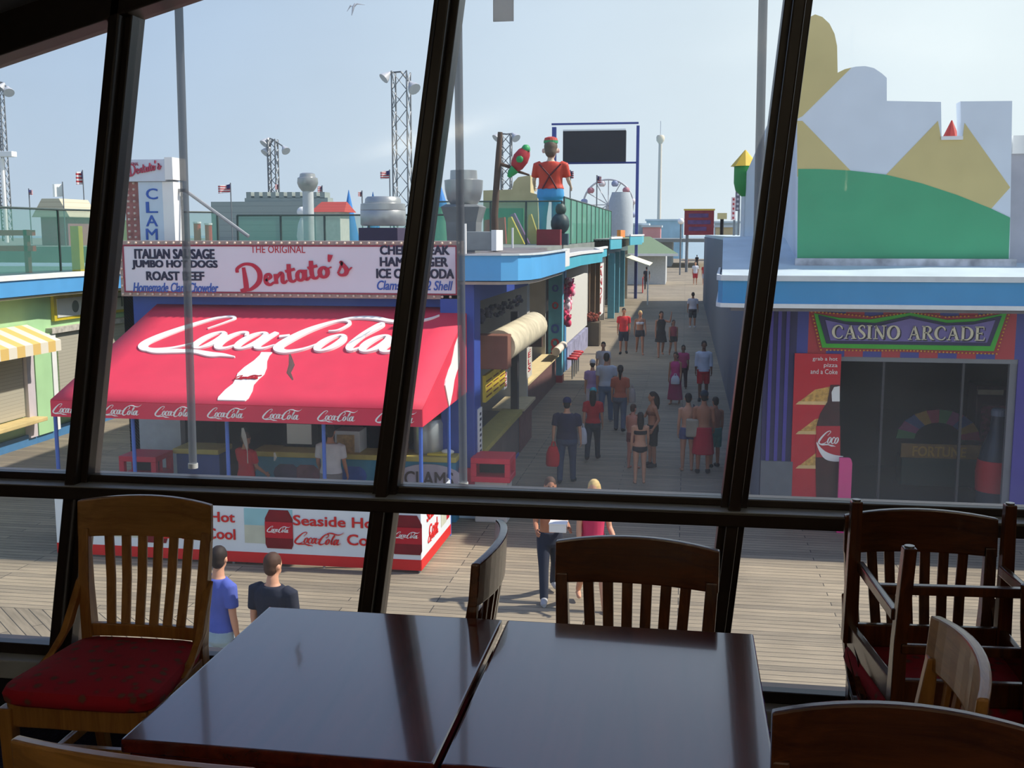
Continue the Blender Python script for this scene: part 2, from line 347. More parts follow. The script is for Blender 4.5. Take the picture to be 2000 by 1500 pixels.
# ============================================================ THE ROOM
FL, WY = 3.5, 3.4                       # floor level above the boardwalk, inner plane of the window wall
def cz0(x): return 5.935 + 0.27 * (x + 2.27) if x < 1.0 else 6.818 - 0.27 * (x - 1.0)
M_frame = mat((48, 38, 32), 0.35, 0.12, 14, spec=0.5, name='bronze_frame')
M_ledge = mat((168, 172, 176), 0.4, 0.08, 9, name='skylit_ledge')  # pale grey stands in for sky light on the ledge tops
for k, (lx, ly) in enumerate(((-2.0, -1.8), (1.2, -1.8))):  # unseen uplights added to brighten the dark interior
    t = thing('fill_lamp', 'added bowl-shaped uplight, out of view, brightening the room', 'lamp', (lx, ly, 5.5), group='added fill lamps')
    MB().lathe((lx, ly, 5.36), [(.03, 0), (.16, .03), (.23, .1), (.25, .16), (.24, .16), (.22, .1), (.15, .045), (.03, .02)], 24).build('fill_shade', mat((60, 50, 44), .5), t, smooth=True)
    MB().tube([(lx, ly, 5.38), (lx, ly, cz0(lx))], .008, 8).build('fill_rod', mat((60, 56, 52), .5), t)
    ld = bpy.data.lights.new('fill_light', 'AREA'); ld.shape = 'DISK'; ld.size = .3; ld.energy = FILL_W; ld.color = (1, .84, .62)
    lo = bpy.data.objects.new('fill_light', ld); COL.objects.link(lo); lo.parent = t; lo.location = (0, 0, 0.0); lo.rotation_euler = (PI, 0, 0)
M_room = mat((150, 146, 138), 0.9, 0.05, 3, name='room_paint')
M_dark = mat((40, 38, 44), 0.9, 0.15, 8, name='dark_wall_paint')
M_carpet = mat((22, 24, 52), 0.98, 0.35, 60, bump=0.5, name='navy_carpet')
def struct(name, mb, m, **k): return tag(mb.build(name, m, **k), kind='structure')
struct('floor', MB().box(-3.7, 3.3, -4.1, 3.5, FL - 0.2, FL), M_carpet)
cz = lambda x: 5.905 + 0.27 * (x + 2.27) if x < 1.0 else 6.788 - 0.27 * (x - 1.0)
for nm, x0, x1 in (('wall_left', -3.8, -3.6), ('wall_right', 3.2, 3.4)):
    struct(nm, MB().box(x0, x1, -4.2, 3.55, FL - 0.2, cz(-3.6) + 0.1 if x0 < 0 else cz(3.2) + 0.1), M_room)
struct('wall_back', MB().poly([(-3.7, -4.0, FL - .2), (3.3, -4.0, FL - .2), (3.3, -4.0, cz(3.3)), (1, -4.0, cz(1)), (-3.7, -4.0, cz(-3.7))], (0, 1, 0), 0.15), M_room)
def ceil_slab(x0, x1): return [(x0, -4.1, cz(x0)), (x1, -4.1, cz(x1)), (x1, -4.1, cz(x1) + .15), (x0, -4.1, cz(x0) + .15)]
mb = MB()
for x0, x1 in ((-3.8, 1.0), (1.0, 3.4)):
    a = ceil_slab(x0, x1); mb.rings([[Vector(p) for p in a], [Vector((p[0], 3.75, p[2])) for p in a]])
struct('ceiling', mb, mat((150, 152, 150), 0.9, 0.06, 3, name='ceiling_paint'))
struct('wall_front', MB().box(-3.7, 3.3, WY + .0, WY + .16, 0.0, 3.66), M_dark)

# slanting mullions, transom, sill, sloping head of the window wall
mull = []
for (xa, ya, xb, yb, wd) in ((90, 1290, 205, 70, .082), (697, 1185, 845, 0, .082), (1378, 1230, 1533, 0, .082)):
    a, b = A(xa, ya, WY), A(xb, yb, WY); k = (b.x - a.x) / (b.z - a.z)
    mull.append((a.x + wd / 2 - k * (a.z - 3.66), k, wd))
k0 = 0.142
mull = [(mull[0][0] - 1.12, k0, .082)] + mull + [(mull[2][0] + 1.12, k0, .082), (mull[2][0] + 2.24, k0, .082)]
mx_at = lambda i, z: mull[i][0] + mull[i][1] * (z - 3.66)
for i in range(len(mull)):
    t = thing('trim_%d' % (i + 1), None, None, (mull[i][0], WY, 3.66)); tag(t, kind='structure')
    zt = cz(mx_at(i, 6.2)) - 0.03; wd = mull[i][2]
    prof = lambda z, hw, y0, y1: [Vector((mx_at(i, z) - hw, y0, z)), Vector((mx_at(i, z) + hw, y0, z)), Vector((mx_at(i, z) + hw, y1, z)), Vector((mx_at(i, z) - hw, y1, z))]
    MB().rings([prof(3.66, wd / 2, WY + .012, WY + .10), prof(zt, wd / 2, WY + .012, WY + .10)]).build('mullion_post', M_frame, t, bevel=.004)
    MB().rings([prof(3.66, .019, WY - .03, WY + .02), prof(zt, .019, WY - .03, WY + .02)]).build('mullion_cover', M_frame, t, bevel=.006)
TZ = A(1000, 958, WY + .03).z; TL = A(1000, 973, WY + .03).z; TB = A(1000, 1012, WY - .05).z
t = thing('trim_7', None, None, (0, WY, TZ)); tag(t, kind='structure')
MB().box(-3.6, 3.2, WY + .03, WY + .10, TL, TZ).build('glazing_stop', M_frame, t, bevel=.004)
MB().box(-3.6, 3.2, WY - .05, WY + .10, TB, TL - .002).build('transom_bar', M_frame, t, bevel=.004)
MB().box(-3.6, 3.2, WY - .046, WY + .03, TL - .003, TL + .001).build('ledge', M_ledge, t)
SZ = A(800, 1316, WY).z
t = thing('trim_8', None, None, (0, WY, SZ)); tag(t, kind='structure')
MB().box(-3.6, 3.2, WY + .02, WY + .10, SZ - .03, SZ + .01).build('glazing_stop', M_frame, t, bevel=.004)
MB().box(-3.6, 3.2, WY - .04, WY + .10, SZ - .10, SZ - .03).build('sill', M_ledge, t, bevel=.006)
mb = MB()
for x0, x1 in ((-3.6, 1.0), (1.0, 3.2)):
    f = lambda x, y: [Vector((x, y, cz(x) - .13)), Vector((x, y + .13, cz(x) - .13)), Vector((x, y + .13, cz(x) + .02)), Vector((x, y, cz(x) + .02))]
    mb.rings([f(x0, WY - .03), f(x1, WY - .03)])
struct('trim_9', mb, M_frame, bevel=.006)
M_glass_up = clear((225, 232, 238), .985, haze=((1.2, 1.2, 2.2), .94), low_haze=(TZ - SZ, TZ - SZ + .4, .055), name='hazy_glass')
M_glass_lo = clear((225, 232, 238), .985, name='window_glass')
for i in range(len(mull) - 1):
    wn = thing('window_%d' % (i + 1), None, None, (mx_at(i, 3.7), WY + .06, SZ)); tag(wn, kind='structure')
    def pane(z0, z1l, z1r, m, nm):
        q = [(mx_at(i, z0), z0), (mx_at(i + 1, z0), z0), (mx_at(i + 1, z1r), z1r), (mx_at(i, z1l), z1l)]
        return MB().poly([(x, WY + .057, z) for x, z in q], (0, -1, 0), .005).build(nm, m, wn)
    pane(SZ, TB, TB, M_glass_lo, 'lower_pane')
    pane(TZ, cz(mx_at(i, 5.9)) - .05, cz(mx_at(i + 1, 6.2)) - .05, M_glass_up, 'upper_pane')
    if i == 1:
        md = clear((255, 255, 250), .3, name='dried_dropping', gloss=False)
        for nm, pts in (('bird_dropping', [(474, 836, .5), (476, 850, 1.1), (480, 866, .8), (483, 880, .2), (484, 905, .22)]), ('bird_dropping', [(566, 692, .4), (570, 712, 1.3), (564, 728, 1.0), (572, 742, .35)]), ('bird_dropping', [(536, 884, .4), (538, 893, .7), (536, 900, .3)])):
            g = [A(x, y, WY + .05) for x, y, r in pts]
            MB().tube(g, [r * .008 for x, y, r in pts], 7).build(nm, md, wn, smooth=True).scale = (1, 1, 1)
    if i == 2:
        p = A(963, -10, WY + .05); q = A(1003, 41, WY + .05)
        MB().box(p.x, q.x, WY + .049, WY + .054, q.z, p.z).build('paper_tag', clear((255, 255, 252), .25, name='thin_paper', gloss=False), wn)

# see-through grey poles hung outside the window
M_pole = clear((118, 124, 132), .35, name='smoky_tube', gloss=False)
for (x0, y0, x1, y1, top, lab) in ((350, 23, 377, 908, 6.1, 'slim grey see-through pole outside the window, crossing the left end of the red awning'),
                              (893, 0, 905, 945, 6.4, 'slim grey see-through pole outside the window, beside the middle slanted mullion'),
                              (1487, 0, 1478, 560, 6.4, 'slim grey see-through pole outside the window, left of the white castle mural')):
    a, b = A(x0, y0, WY + .3), A(x1, y1, WY + .3)
    t = thing('sheer_pole', lab, 'pole', b, group='see-through poles outside the window')
    MB().tube([b, (a.x, WY + .3, cz(a.x) + .03)], .0145, 12).build('tube', M_pole, t, smooth=True)
    MB().tube([b - Vector((0, 0, .012)), b + Vector((0, 0, .006))], .018, 12).build('end_cap', mat((190, 192, 190), .5), t, smooth=True)

# ============================================================ CHAIRS AND TABLES
M_cherry = wood((62, 32, 16), (98, 54, 26), .26, 1.0, 'Z', 'dark_cherry', coat=.5); M_cherry_h = wood((62, 32, 16), (98, 54, 26), .26, 1.0, 'X', 'dark_cherry_rail', coat=.5, bump=.12)
M_oak = wood((136, 88, 40), (176, 124, 62), .32, 1.0, 'Z', 'honey_oak', coat=.4); M_oak_h = wood((136, 92, 44), (180, 130, 68), .32, 1.0, 'X', 'honey_oak_rail', coat=.4)
def seat_cloth():
    m = bpy.data.materials.new('patterned_red_seat_cloth'); m.use_nodes = True; t = m.node_tree; b = t.nodes['Principled BSDF']
    tx = N('ShaderNodeTexCoord', t); v = N('ShaderNodeTexVoronoi', t, Scale=26.0); t.links.new(tx.outputs['Object'], v.inputs['Vector'])
    nz = N('ShaderNodeTexNoise', t, Scale=40.0, Detail=3.0); t.links.new(tx.outputs['Object'], nz.inputs['Vector'])
    r = N('ShaderNodeValToRGB', t); el = r.color_ramp.elements
    el[0].position = .36; el[0].color = (*lin((112, 62, 52)), 1); el[1].position = .62; el[1].color = (*lin((168, 20, 40)), 1)
    k = el.new(.48); k.color = (*lin((146, 26, 40)), 1)
    mxn = N('ShaderNodeMath', t, operation='MULTIPLY_ADD'); mxn.inputs[1].default_value = .35; t.links.new(nz.outputs['Fac'], mxn.inputs[0]); t.links.new(v.outputs['Distance'], mxn.inputs[2])
    t.links.new(mxn.outputs[0], r.inputs[0]); t.links.new(r.outputs[0], b.inputs['Base Color']); b.inputs['Roughness'].default_value = .9
    return m
M_seat = seat_cloth(); M_cap = mat((150, 150, 150), .3, metal=.8)
def make_chair(label, m, mh, wd=.43, group=None):
    """slat-back dining chair, front towards -Y, back towards +Y, origin on the floor"""
    t = thing('dining_chair', label, 'chair'); L = lambda mb, n, mm=m, b=.004, s=True: mb.build(n, mm, t, local=True, bevel=b, smooth=False)
    hb = wd / 2 - .016; hs = .178
    bow = lambda x: .20 + .03 + .032 * (1 - (x / hb) ** 2)        # y of the back's front face at the top
    for sx in (-1, 1):                                            # rear stile: leg below, back post above
        pts = [(sx * hs, .25, 0), (sx * hs, .20, .25), (sx * hs, .188, .45), (sx * (hs + .012), .20, .62), (sx * hb, .2225, .80)]
        R = []
        for (x, y, z), (a, b) in zip(pts, ((.015, .017), (.016, .02), (.017, .026), (.017, .020), (.016, .0115))):
            R.append([Vector((x - a, y - b, z)), Vector((x + a, y - b, z)), Vector((x + a, y + b, z)), Vector((x - a, y + b, z))])
        L(MB().rings(R), 'leg')
        fr = [(sx * .205, -.2, 0), (sx * .208, -.205, .41)]
        R = [[Vector((x + i * a, y + j * a, z)) for i, j in ((-1, -1), (1, -1), (1, 1), (-1, 1))] for (x, y, z), a in zip(fr, (.015, .02))]
        L(MB().rings(R), 'leg')
        # curved bracket from the post down to the seat
        C = [(sx * (hs + .03), .20, .64), (sx * (hs + .032), .165, .58), (sx * (hs + .036), .12, .51), (sx * (hs + .04), .05, .465), (sx * (hs + .042), -.02, .44)]
        R = [[Vector((x - .011, y - w_, z)), Vector((x + .011, y - w_, z)), Vector((x + .011, y + w_, z + .012)), Vector((x - .011, y + w_, z + .012))] for (x, y, z), w_ in zip(C, (.012, .02, .024, .024, .012))]
        L(MB().rings(R), 'side_bracket')
        L(MB().box(sx * (hs + .012) - .009, sx * (hs + .012) + .009, -.19, .2, .17, .20), 'stretcher')
        MBx = MB().tube([(sx * .205, -.2, -.004), (sx * .205, -.2, .003)], .012, 10); L(MBx, 'glide', M_cap, 0)
        MBx = MB().tube([(sx * hs, .25, -.004), (sx * hs, .25, .003)], .012, 10); L(MBx, 'glide', M_cap, 0)
    # crest rail: bowed back in plan, arched on top
    n = 12; R = []
    for k in range(n + 1):
        hx = hb + .017; x = -hx + 2 * hx * k / n; y = bow(x) - .012; z1 = .885 + .014 * (1 - (x / hx) ** 2); lo = .772
        R.append([Vector((x, y - .005, lo)), Vector((x, y + .018, lo)), Vector((x, y + .026, z1)), Vector((x, y + .004, z1))])
    L(MB().rings(R), 'crest_rail', mh, .005)
    for k in range(6):
        x = -hb + .042 + (2 * hb - .084) * (k + .5) / 6; xb = x * .86; y = bow(x) - .004; yb = .19 + .012 * (1 - (xb / hs) ** 2)
        q = lambda x, y, z: [Vector((x - .0145, y - .005, z)), Vector((x + .0145, y - .005, z)), Vector((x + .0145, y + .006, z)), Vector((x - .0145, y + .006, z))]
        L(MB().rings([q(xb, yb, .50), q(xb * .5 + x * .5, (y + yb) / 2 + .006, .64), q(x, y, .78)]), 'slat', m, .003)
    R = []
    for k in range(n + 1):
        x = -hs + 2 * hs * k / n; y = .188 + .012 * (1 - (x / hs) ** 2)
        R.append([Vector((x, y - .011, .468)), Vector((x, y + .013, .468)), Vector((x, y + .013, .508)), Vector((x, y - .011, .508))])
    L(MB().rings(R), 'back_rail')
    ap = MB(); ap.box(-.2, .2, -.215, -.195, .355, .42); ap.box(-.175, .175, .17, .19, .355, .42)
    for sx in (-1, 1): ap.bar((sx * .205, -.2, .388), (sx * .182, .18, .388), .02, .065)
    L(ap, 'seat_frame')
    L(MB().box(-.19, .19, -.012, .012, .172, .198), 'stretcher')
    L(MB().box(-.178, .178, .212, .228, .25, .275), 'stretcher')
    R = []
    for z, g in ((.42, -.004), (.43, .008), (.452, .012), (.468, .004), (.478, -.03), (.484, -.09)):
        ring = []
        for k in range(28):
            a = 2 * PI * k / 28; c, s_ = math.cos(a), math.sin(a); ex = .28
            x = math.copysign(abs(c) ** ex, c); y = math.copysign(abs(s_) ** ex, s_)
            hw = .222 + (-.035) * (y + 1) / 2
            ring.append(Vector((x * (hw + g), -.025 + y * (.205 + g), z)))
        R.append(ring)
    MB().rings(R).build('seat', M_seat, t, local=True, smooth=True)
    return t
ch = make_chair('honey-brown slat-back chair with a red patterned seat, left of the table by the window', M_oak, M_oak_h); ch.location = (-1.615, 2.79, FL); ch.rotation_euler.z = .02
ch_dark = make_chair('dark cherry slat-back chair tucked behind the right table, back to the window', M_cherry, M_cherry_h); ch_dark.location = (-.125, 2.565, FL); ch_dark.rotation_euler.z = -.06
def chair(src, label, x, y, z, rx, rz, group=None):
    c = copy_tree(src); c.location = (x, y, z); c.rotation_euler = (rx, 0, rz); tag(c, label, 'chair', group); return c
chair(ch_dark, 'slat-back chair standing sideways behind the table, near the middle mullion', -.735, 2.77, FL, 0, -PI / 2 + .03)
chair(ch, 'brown slat-back chair in the bottom left corner, only its top rail in view', -.83, 1.73, FL, 0, PI - .10)
chair(ch_dark, 'dark slat-back chair in the bottom right corner, its broad top rail filling the corner', .375, 1.59, FL, 0, -.02)
chair(ch, 'light wooden chair turned sideways at the right end of the table', .315, 2.15, FL, 0, -PI / 2 - .03)
chair(ch_dark, 'dark slat-back chair by the right window carrying an upturned chair on its seat', .705, 2.99, FL, 0, .06, 'stacked chairs by the right window')
chair(ch_dark, 'upturned dark chair lying seat to seat on the chair by the right window', .70, 2.86, FL + .966, PI, .06, 'stacked chairs by the right window')
chair(ch_dark, 'lower dark chair of the second stack at the right edge, behind the light wooden chair', 1.10, 2.52, FL, 0, .55, 'stacked chairs by the right window')
chair(ch_dark, 'upturned dark chair on the second stack, legs up at the right edge', 1.10, 2.45, FL + .966, PI, .95, 'stacked chairs by the right window')

M_maho = wood((70, 20, 10), (108, 36, 18), .16, .55, 'Y', 'glossy_mahogany', coat=1.0, bump=.02)
M_maho.node_tree.nodes['Principled BSDF'].inputs['Coat Roughness'].default_value = .06
M_iron = mat((24, 22, 22), .5, .1)
for (x0, x1, lab) in ((-1.04, -.43, 'glossy dark mahogany table on the left of the pair, reflecting the windows'), (-.418, .18, 'glossy dark mahogany table on the right of the pair, beside the light chair')):
    t = thing('dining_table', lab, 'table', ((x0 + x1) / 2, 2.175, FL), group=None)
    MB().box(x0, x1, 1.80, 2.55, 4.222, 4.25).build('tabletop', M_maho, t, bevel=.006, seg=3)
    MB().box(x0 + .012, x1 - .012, 1.812, 2.538, 4.205, 4.222).build('edge_underlay', M_maho, t, bevel=.004)
    cx = (x0 + x1) / 2
    MB().lathe((cx, 2.175, FL), [(.045, .05), (.038, .1), (.036, .62), (.05, .66), (.16, .69), (.16, .704)], 20).build('pedestal', M_iron, t, smooth=True)
    MB().bar((cx - .24, 2.175, FL + .03), (cx + .24, 2.175, FL + .03), .07, .05).bar((cx, 1.93, FL + .03), (cx, 2.42, FL + .03), .07, .05).build('cross_base', M_iron, t, bevel=.008)

# ============================================================ OUTDOORS: GROUND
def plank_mat(w=.145, L=3.4, name='weathered_planks', c1=(162, 148, 124), c2=(138, 127, 108), rot=0):
    m = bpy.data.materials.new(name); m.use_nodes = True; t = m.node_tree; b = t.nodes['Principled BSDF']
    tx = N('ShaderNodeTexCoord', t); mp = N('ShaderNodeMapping', t); mp.inputs['Rotation'].default_value = (0, 0, rot); t.links.new(tx.outputs['Object'], mp.inputs[0])
    br = N('ShaderNodeTexBrick', t); br.offset = .37; br.offset_frequency = 3; br.squash = 1
    for k, v in (('Scale', 1.0), ('Mortar Size', .007), ('Mortar Smooth', .2), ('Bias', 0.0), ('Brick Width', L), ('Row Height', w)): br.inputs[k].default_value = v
    br.inputs['Color1'].default_value = (*lin(c1), 1); br.inputs['Color2'].default_value = (*lin(c2), 1); br.inputs['Mortar'].default_value = (*lin((62, 58, 54)), 1)
    t.links.new(mp.outputs[0], br.inputs['Vector'])
    g = N('ShaderNodeMapping', t); g.inputs['Scale'].default_value = (.9, 9, 1); t.links.new(mp.outputs[0], g.inputs[0])
    nz = N('ShaderNodeTexNoise', t, Scale=2.2, Detail=6.0); t.links.new(g.outputs[0], nz.inputs['Vector'])
    n2 = N('ShaderNodeTexNoise', t, Scale=.35, Detail=4.0); t.links.new(mp.outputs[0], n2.inputs['Vector'])
    ad = N('ShaderNodeMath', t, operation='ADD'); t.links.new(nz.outputs['Fac'], ad.inputs[0]); t.links.new(n2.outputs['Fac'], ad.inputs[1])
    mr = N('ShaderNodeMapRange', t); mr.inputs['From Min'].default_value = .6; mr.inputs['From Max'].default_value = 1.4; mr.inputs['To Min'].default_value = .6; mr.inputs['To Max'].default_value = 1.25
    t.links.new(ad.outputs[0], mr.inputs['Value'])
    hs = N('ShaderNodeHueSaturation', t); t.links.new(br.outputs['Color'], hs.inputs['Color']); t.links.new(mr.outputs[0], hs.inputs['Value'])
    t.links.new(hs.outputs[0], b.inputs['Base Color']); b.inputs['Roughness'].default_value = .85
    bp = N('ShaderNodeBump', t, Strength=.35, Distance=.01); t.links.new(br.outputs['Fac'], bp.inputs['Height']); bp.invert = True; t.links.new(bp.outputs[0], b.inputs['Normal'])
    return m
mb = MB(); mb.box(-40, 40, 3.56, 230, -.25, 0); tag(mb.build('boardwalk', plank_mat()), kind='structure')
mb = MB(); mb.poly([(-9.5, 3.6, .012), (-6.3, 3.6, .012), (-6.3, 13.3, .012), (-9.5, 13.3, .012)], (0, 0, 1), .01)
tag(mb.build('boardwalk_diagonal_bay', plank_mat(rot=.75, name='diagonal_planks')), kind='structure')
mb = MB(); mb.box(-2500, 2500, 60, 4500, -4.2, -4.0); tag(mb.build('sea', mat((128, 156, 172), .25, .05, .02, name='sea_water')), kind='structure')

RED = mat((222, 54, 80), .7, .06, 2.5, name='red_awning_cloth'); WHITE = mat((235, 235, 232), .6, .04, 3, name='white_paint')
BLUE = mat((54, 78, 160), .5, .08, 3, name='blue_paint'); SKYBLUE = mat((86, 160, 216), .5, .06, 2, name='sky_blue_paint')
NAVYL = mat((38, 38, 66), .5, .03); CRED = mat((186, 26, 44), .5, .04, name='sign_red'); LBLUE = mat((52, 92, 178), .5, .03)
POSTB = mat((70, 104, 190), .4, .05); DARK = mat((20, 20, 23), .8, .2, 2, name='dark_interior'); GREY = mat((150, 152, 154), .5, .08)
YEL = mat((190, 174, 92), .6, .08); STEEL = mat((172, 174, 172), .35, .08, 4, metal=.6); TEAL = mat((66, 150, 170), .5, .08)
LOGOW = mat((240, 238, 234), .6, .02, name='white_logo_paint'); BROWN = mat((112, 74, 58), .7, .12, 3); SILV = mat((188, 190, 194), .4, .05)
PINK = mat((232, 110, 150), .8, .1); TAN = mat((196, 172, 120), .8, .08, 2)
X1, Y1, Z1 = (1, 0, 0), (0, 1, 0), (0, 0, 1)

# ------------------------------------------------------------ far left: pale green shops
PG = mat((172, 214, 160), .7, .07, 2, name='pale_green_paint')
LX = -16.0
t = thing('shop_building', 'pale green shop building with roller shutters and a blue fascia, far left', 'building', (LX, 23, 0))
MB().box(-26, LX, 12, 34, 0, 4.1).build('wall', PG, t)
MB().box(LX, LX + .08, 12, 34, 0, .28).build('skirting', mat((70, 124, 170), .6, .1), t)
shut = slatted((188, 182, 164), (140, 136, 124), 'Z', .085, .6, 'cream_roller_shutter')
for y0, y1 in ((18.5, 24.05), (25.6, 30.6)):
    MB().box(LX, LX + .06, y0, y1, .75, 2.72).build('roller_shutter', shut, t)
MB().box(LX, LX + .5, 18.3, 24.3, .62, .72).build('counter', mat((214, 190, 130), .6, .12, 3), t, bevel=.02)
MB().box(LX, LX + .4, 25.5, 30.7, .55, .72).build('counter', mat((92, 100, 108), .6, .1), t)
for y0, y1, m in ((24.1, 24.4, mat((206, 196, 200), .6, .05)), (24.45, 25.15, PG), (25.2, 25.4, WHITE)):
    MB().box(LX, LX + .14, y0, y1, .2, 2.7).build('pilaster', m, t)
MB().box(LX, LX + .18, 25.2, 31, 2.68, 2.82).build('ledge', mat((190, 184, 172), .9, .35, 6), t)
# fascia that swings out at its far end
P = [(LX + .55, 12), (LX + .55, 25), (LX + .75, 27), (LX + 1.3, 28.6), (LX + 2.4, 29.8), (LX + 4.2, 30.6), (LX + 6.0, 30.9)]
def fascia(parent, P, z0, z1, m, trim, zt=.1, back=None, name='fascia'):
    R = lambda a, b: [[Vector((x, y, a)) for x, y in P], [Vector((x, y, b)) for x, y in P]]
    mb = MB(); mb.rings(R(z0, z1), cap=False, closed=False); o = mb.build(name, m, parent, solid=.06)
    mb = MB(); mb.rings(R(z1, z1 + zt), cap=False, closed=False); mb.build('trim', trim, parent, solid=.1)
    return o
fascia(t, P, 3.74, 4.12, SKYBLUE, WHITE, .12)
mb = MB(); mb.poly([(x, y, 4.2) for x, y in P] + [(-26, 30.9, 4.2), (-26, 12, 4.2)], Z1, .08); mb.build('roof', mat((96, 124, 116), .8, .15), t)
mb = MB(); mb.poly([(x, y, 3.72) for x, y in P] + [(LX, 30.9, 3.72), (LX, 12, 3.72)], Z1, .05); mb.build('soffit', mat((176, 164, 130), .8, .1), t)
MB().box(LX, -10.7, 31.0, 31.2, 0, 4.2).build('rear_wall', PG, t)
t = thing('sign_board', 'yellow-framed sign board on the pale green wall, left of the striped sign letters', 'sign', (LX, 28, 3.2))
a, b = S(104, 575, LX + .1), S(288, 592, LX + .1)
MB().box(LX + .01, LX + .1, a.y, b.y, 2.98, 3.62).build('frame', mat((206, 184, 40), .5, .1), t)
MB().box(LX + .08, LX + .12, a.y + .12, b.y - .12, 3.06, 3.54).build('panel', mat((206, 208, 200), .6, .05), t)
text('TOS', mat((96, 104, 92), .6, .05), (LX + .12, b.y - 1.75, 3.14), Y1, Z1, 1.4, .3, t, .02)
MB().lathe((LX + .1, a.y + .95, 3.3), [(.16, 0), (.16, .03)], 16, 'X').build('round_emblem', mat((96, 104, 92), .6), t)
t = thing('striped_awning', 'small yellow and cream striped awning over a shutter, at the left edge', 'awning', (LX, 22, 2.7))
mb = MB(); mb.rings([[Vector((LX + .02, y, 2.98)), Vector((LX + .9, y, 2.62)), Vector((LX + .9, y, 2.36)), Vector((LX + .86, y, 2.36)), Vector((LX + .86, y, 2.60)), Vector((LX + .02, y, 2.94))] for y in (17.5, 24.4)])
mb.build('cloth', striped([(226, 190, 110), (232, 224, 204)], 'Y', .62), t)

# ------------------------------------------------------------ snack stand under the red awning
FY = 19.3
t = thing('snack_stand', 'blue snack stand building behind the red awning with a dark open front', 'building', (-7.2, FY, 0))
MB().box(-10.6, -3.9, FY, FY + .2, 2.62, 4.8).build('front_wall', BLUE, t)
MB().box(-10.6, -9.55, FY, FY + .2, 0, 2.62).build('front_wall', mat((168, 172, 180), .7, .08), t)
MB().box(-4.35, -3.72, FY - .25, FY + .35, 0.95, 4.4).build('corner_pillar', BLUE, t, bevel=.02)
MB().box(-4.36, -3.71, FY - .26, FY + .36, 0.62, 0.95).build('pillar_band', RED, t, bevel=.02)
MB().box(-4.36, -3.71, FY - .26, FY + .36, 0.0, 0.62).build('pillar_foot', mat((196, 214, 222), .6, .06), t, bevel=.02)
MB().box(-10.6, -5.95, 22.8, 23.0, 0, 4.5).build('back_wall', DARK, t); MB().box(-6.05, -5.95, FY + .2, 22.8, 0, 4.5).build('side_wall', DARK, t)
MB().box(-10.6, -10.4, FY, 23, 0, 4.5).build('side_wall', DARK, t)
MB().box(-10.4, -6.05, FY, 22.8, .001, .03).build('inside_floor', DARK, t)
MB().box(-10.6, -3.92, FY, 31, 4.5, 4.8).build('roof', mat((112, 108, 110), .95, .2, 1.2, bump=.3, name='gravel_roof'), t)

CY = 18.75
for x0, x1, lab, m in ((A(345, 890, CY).x, A(428, 890, CY).x, 'short blue serving counter with a yellow top, left end of the snack stand', mat((52, 82, 156), .5, .1)),
                       (A(498, 890, CY).x, -4.02, 'long teal serving counter with a yellow top, under the red awning', mat((66, 134, 164), .5, .25, 2.2))):
    t = thing('serving_counter', lab, 'counter', ((x0 + x1) / 2, CY, 0))
    MB().box(x0, x1, CY, CY + .5, 0, 1.12).build('body', m, t)
    MB().box(x0 - .03, x1 + .03, CY - .1, CY + .55, 1.12, 1.22).build('counter_top', YEL, t, bevel=.02)
    if x1 > -5:
        c = A(838, 930, CY - .02)
        MB().poly([(c.x + .62 * math.cos(a), CY - .03, .80 + .27 * math.sin(a)) for a in [2 * PI * k / 28 for k in range(28)]], (0, -1, 0), .028).build('oval_sign', mat((186, 176, 190), .6, .12, 5), t)
        text('CLAMS', mat((84, 70, 60), .6, .05), (c.x - .45, CY - .034, .67), X1, Z1, .9, .26, t, .02)
        for px, col in ((600, (120, 70, 80)), (560, (70, 60, 90)), (690, (60, 90, 170))):
            p = A(px, 925, CY); MB().ball((p.x, CY - .0, .8), (.26, .03, .2), 10).build('painted_food', mat(col, .6, .3, 6), t, smooth=True)
def on_counter(name, lab, cat, px, w_, h, d, m, z=1.22, y=CY + .22):
    p = A(px, 880, y); t = thing(name, lab, cat, (p.x, y, z)); return t, p.x
t, x = on_counter('popcorn_warmer', 'small glass-fronted food warmer on the counter, right of the man in white', 'warmer', 684, 0, 0, 0, 0)
MB().box(x - .24, x + .24, CY + .05, CY + .5, 1.221, 1.62).build('case', SILV, t, bevel=.015)
MB().box(x - .19, x + .14, CY + .03, CY + .06, 1.2, 1.55).build('glass_front', mat((170, 140, 96), .4, .3, 14), t)
t = thing('menu_sheet', 'white menu sheet on a dark stand inside the snack bar', 'menu', A(585, 870, CY + .4))
p = A(585, 862, CY + .4); MB().box(p.x - .24, p.x + .24, CY + .39, CY + .41, 1.28, 1.66).build('sheet', WHITE, t)
MB().box(p.x - .32, p.x + .36, CY + .415, CY + .46, 1.221, 1.72).build('stand', DARK, t)
t = thing('sauce_tray', 'yellow tray on the counter above the oval sign', 'tray', A(855, 888, CY))
p = A(855, 888, CY); MB().box(p.x - .2, p.x + .22, CY, CY + .25, 1.221, 1.26).build('tray', mat((226, 200, 60), .5), t, bevel=.01)
MB().ball((p.x + .16, CY + .12, 1.28), (.12, .08, .05), 10).build('napkins', WHITE, t, smooth=True)
t = thing('cup_stack', 'tall stack of brown cups on the counter near the middle mullion', 'cups', A(790, 880, CY + .2))
p = A(792, 880, CY + .2); mb = MB()
for k in range(6): mb.lathe((p.x, CY + .2, 1.222 + k * .085), [(.05, 0), (.066, .08)], 12)
mb.build('cups', BROWN, t)
t = thing('steel_urn', 'grey steel urn standing on the counter, right of the stacked cups', 'urn', A(850, 880, CY + .3))
p = A(838, 880, CY + .34); MB().lathe((p.x, CY + .34, 1.222), [(.27, 0), (.28, .05), (.28, .55), (.24, .62), (.05, .66)], 20).build('body', STEEL, t, smooth=True)

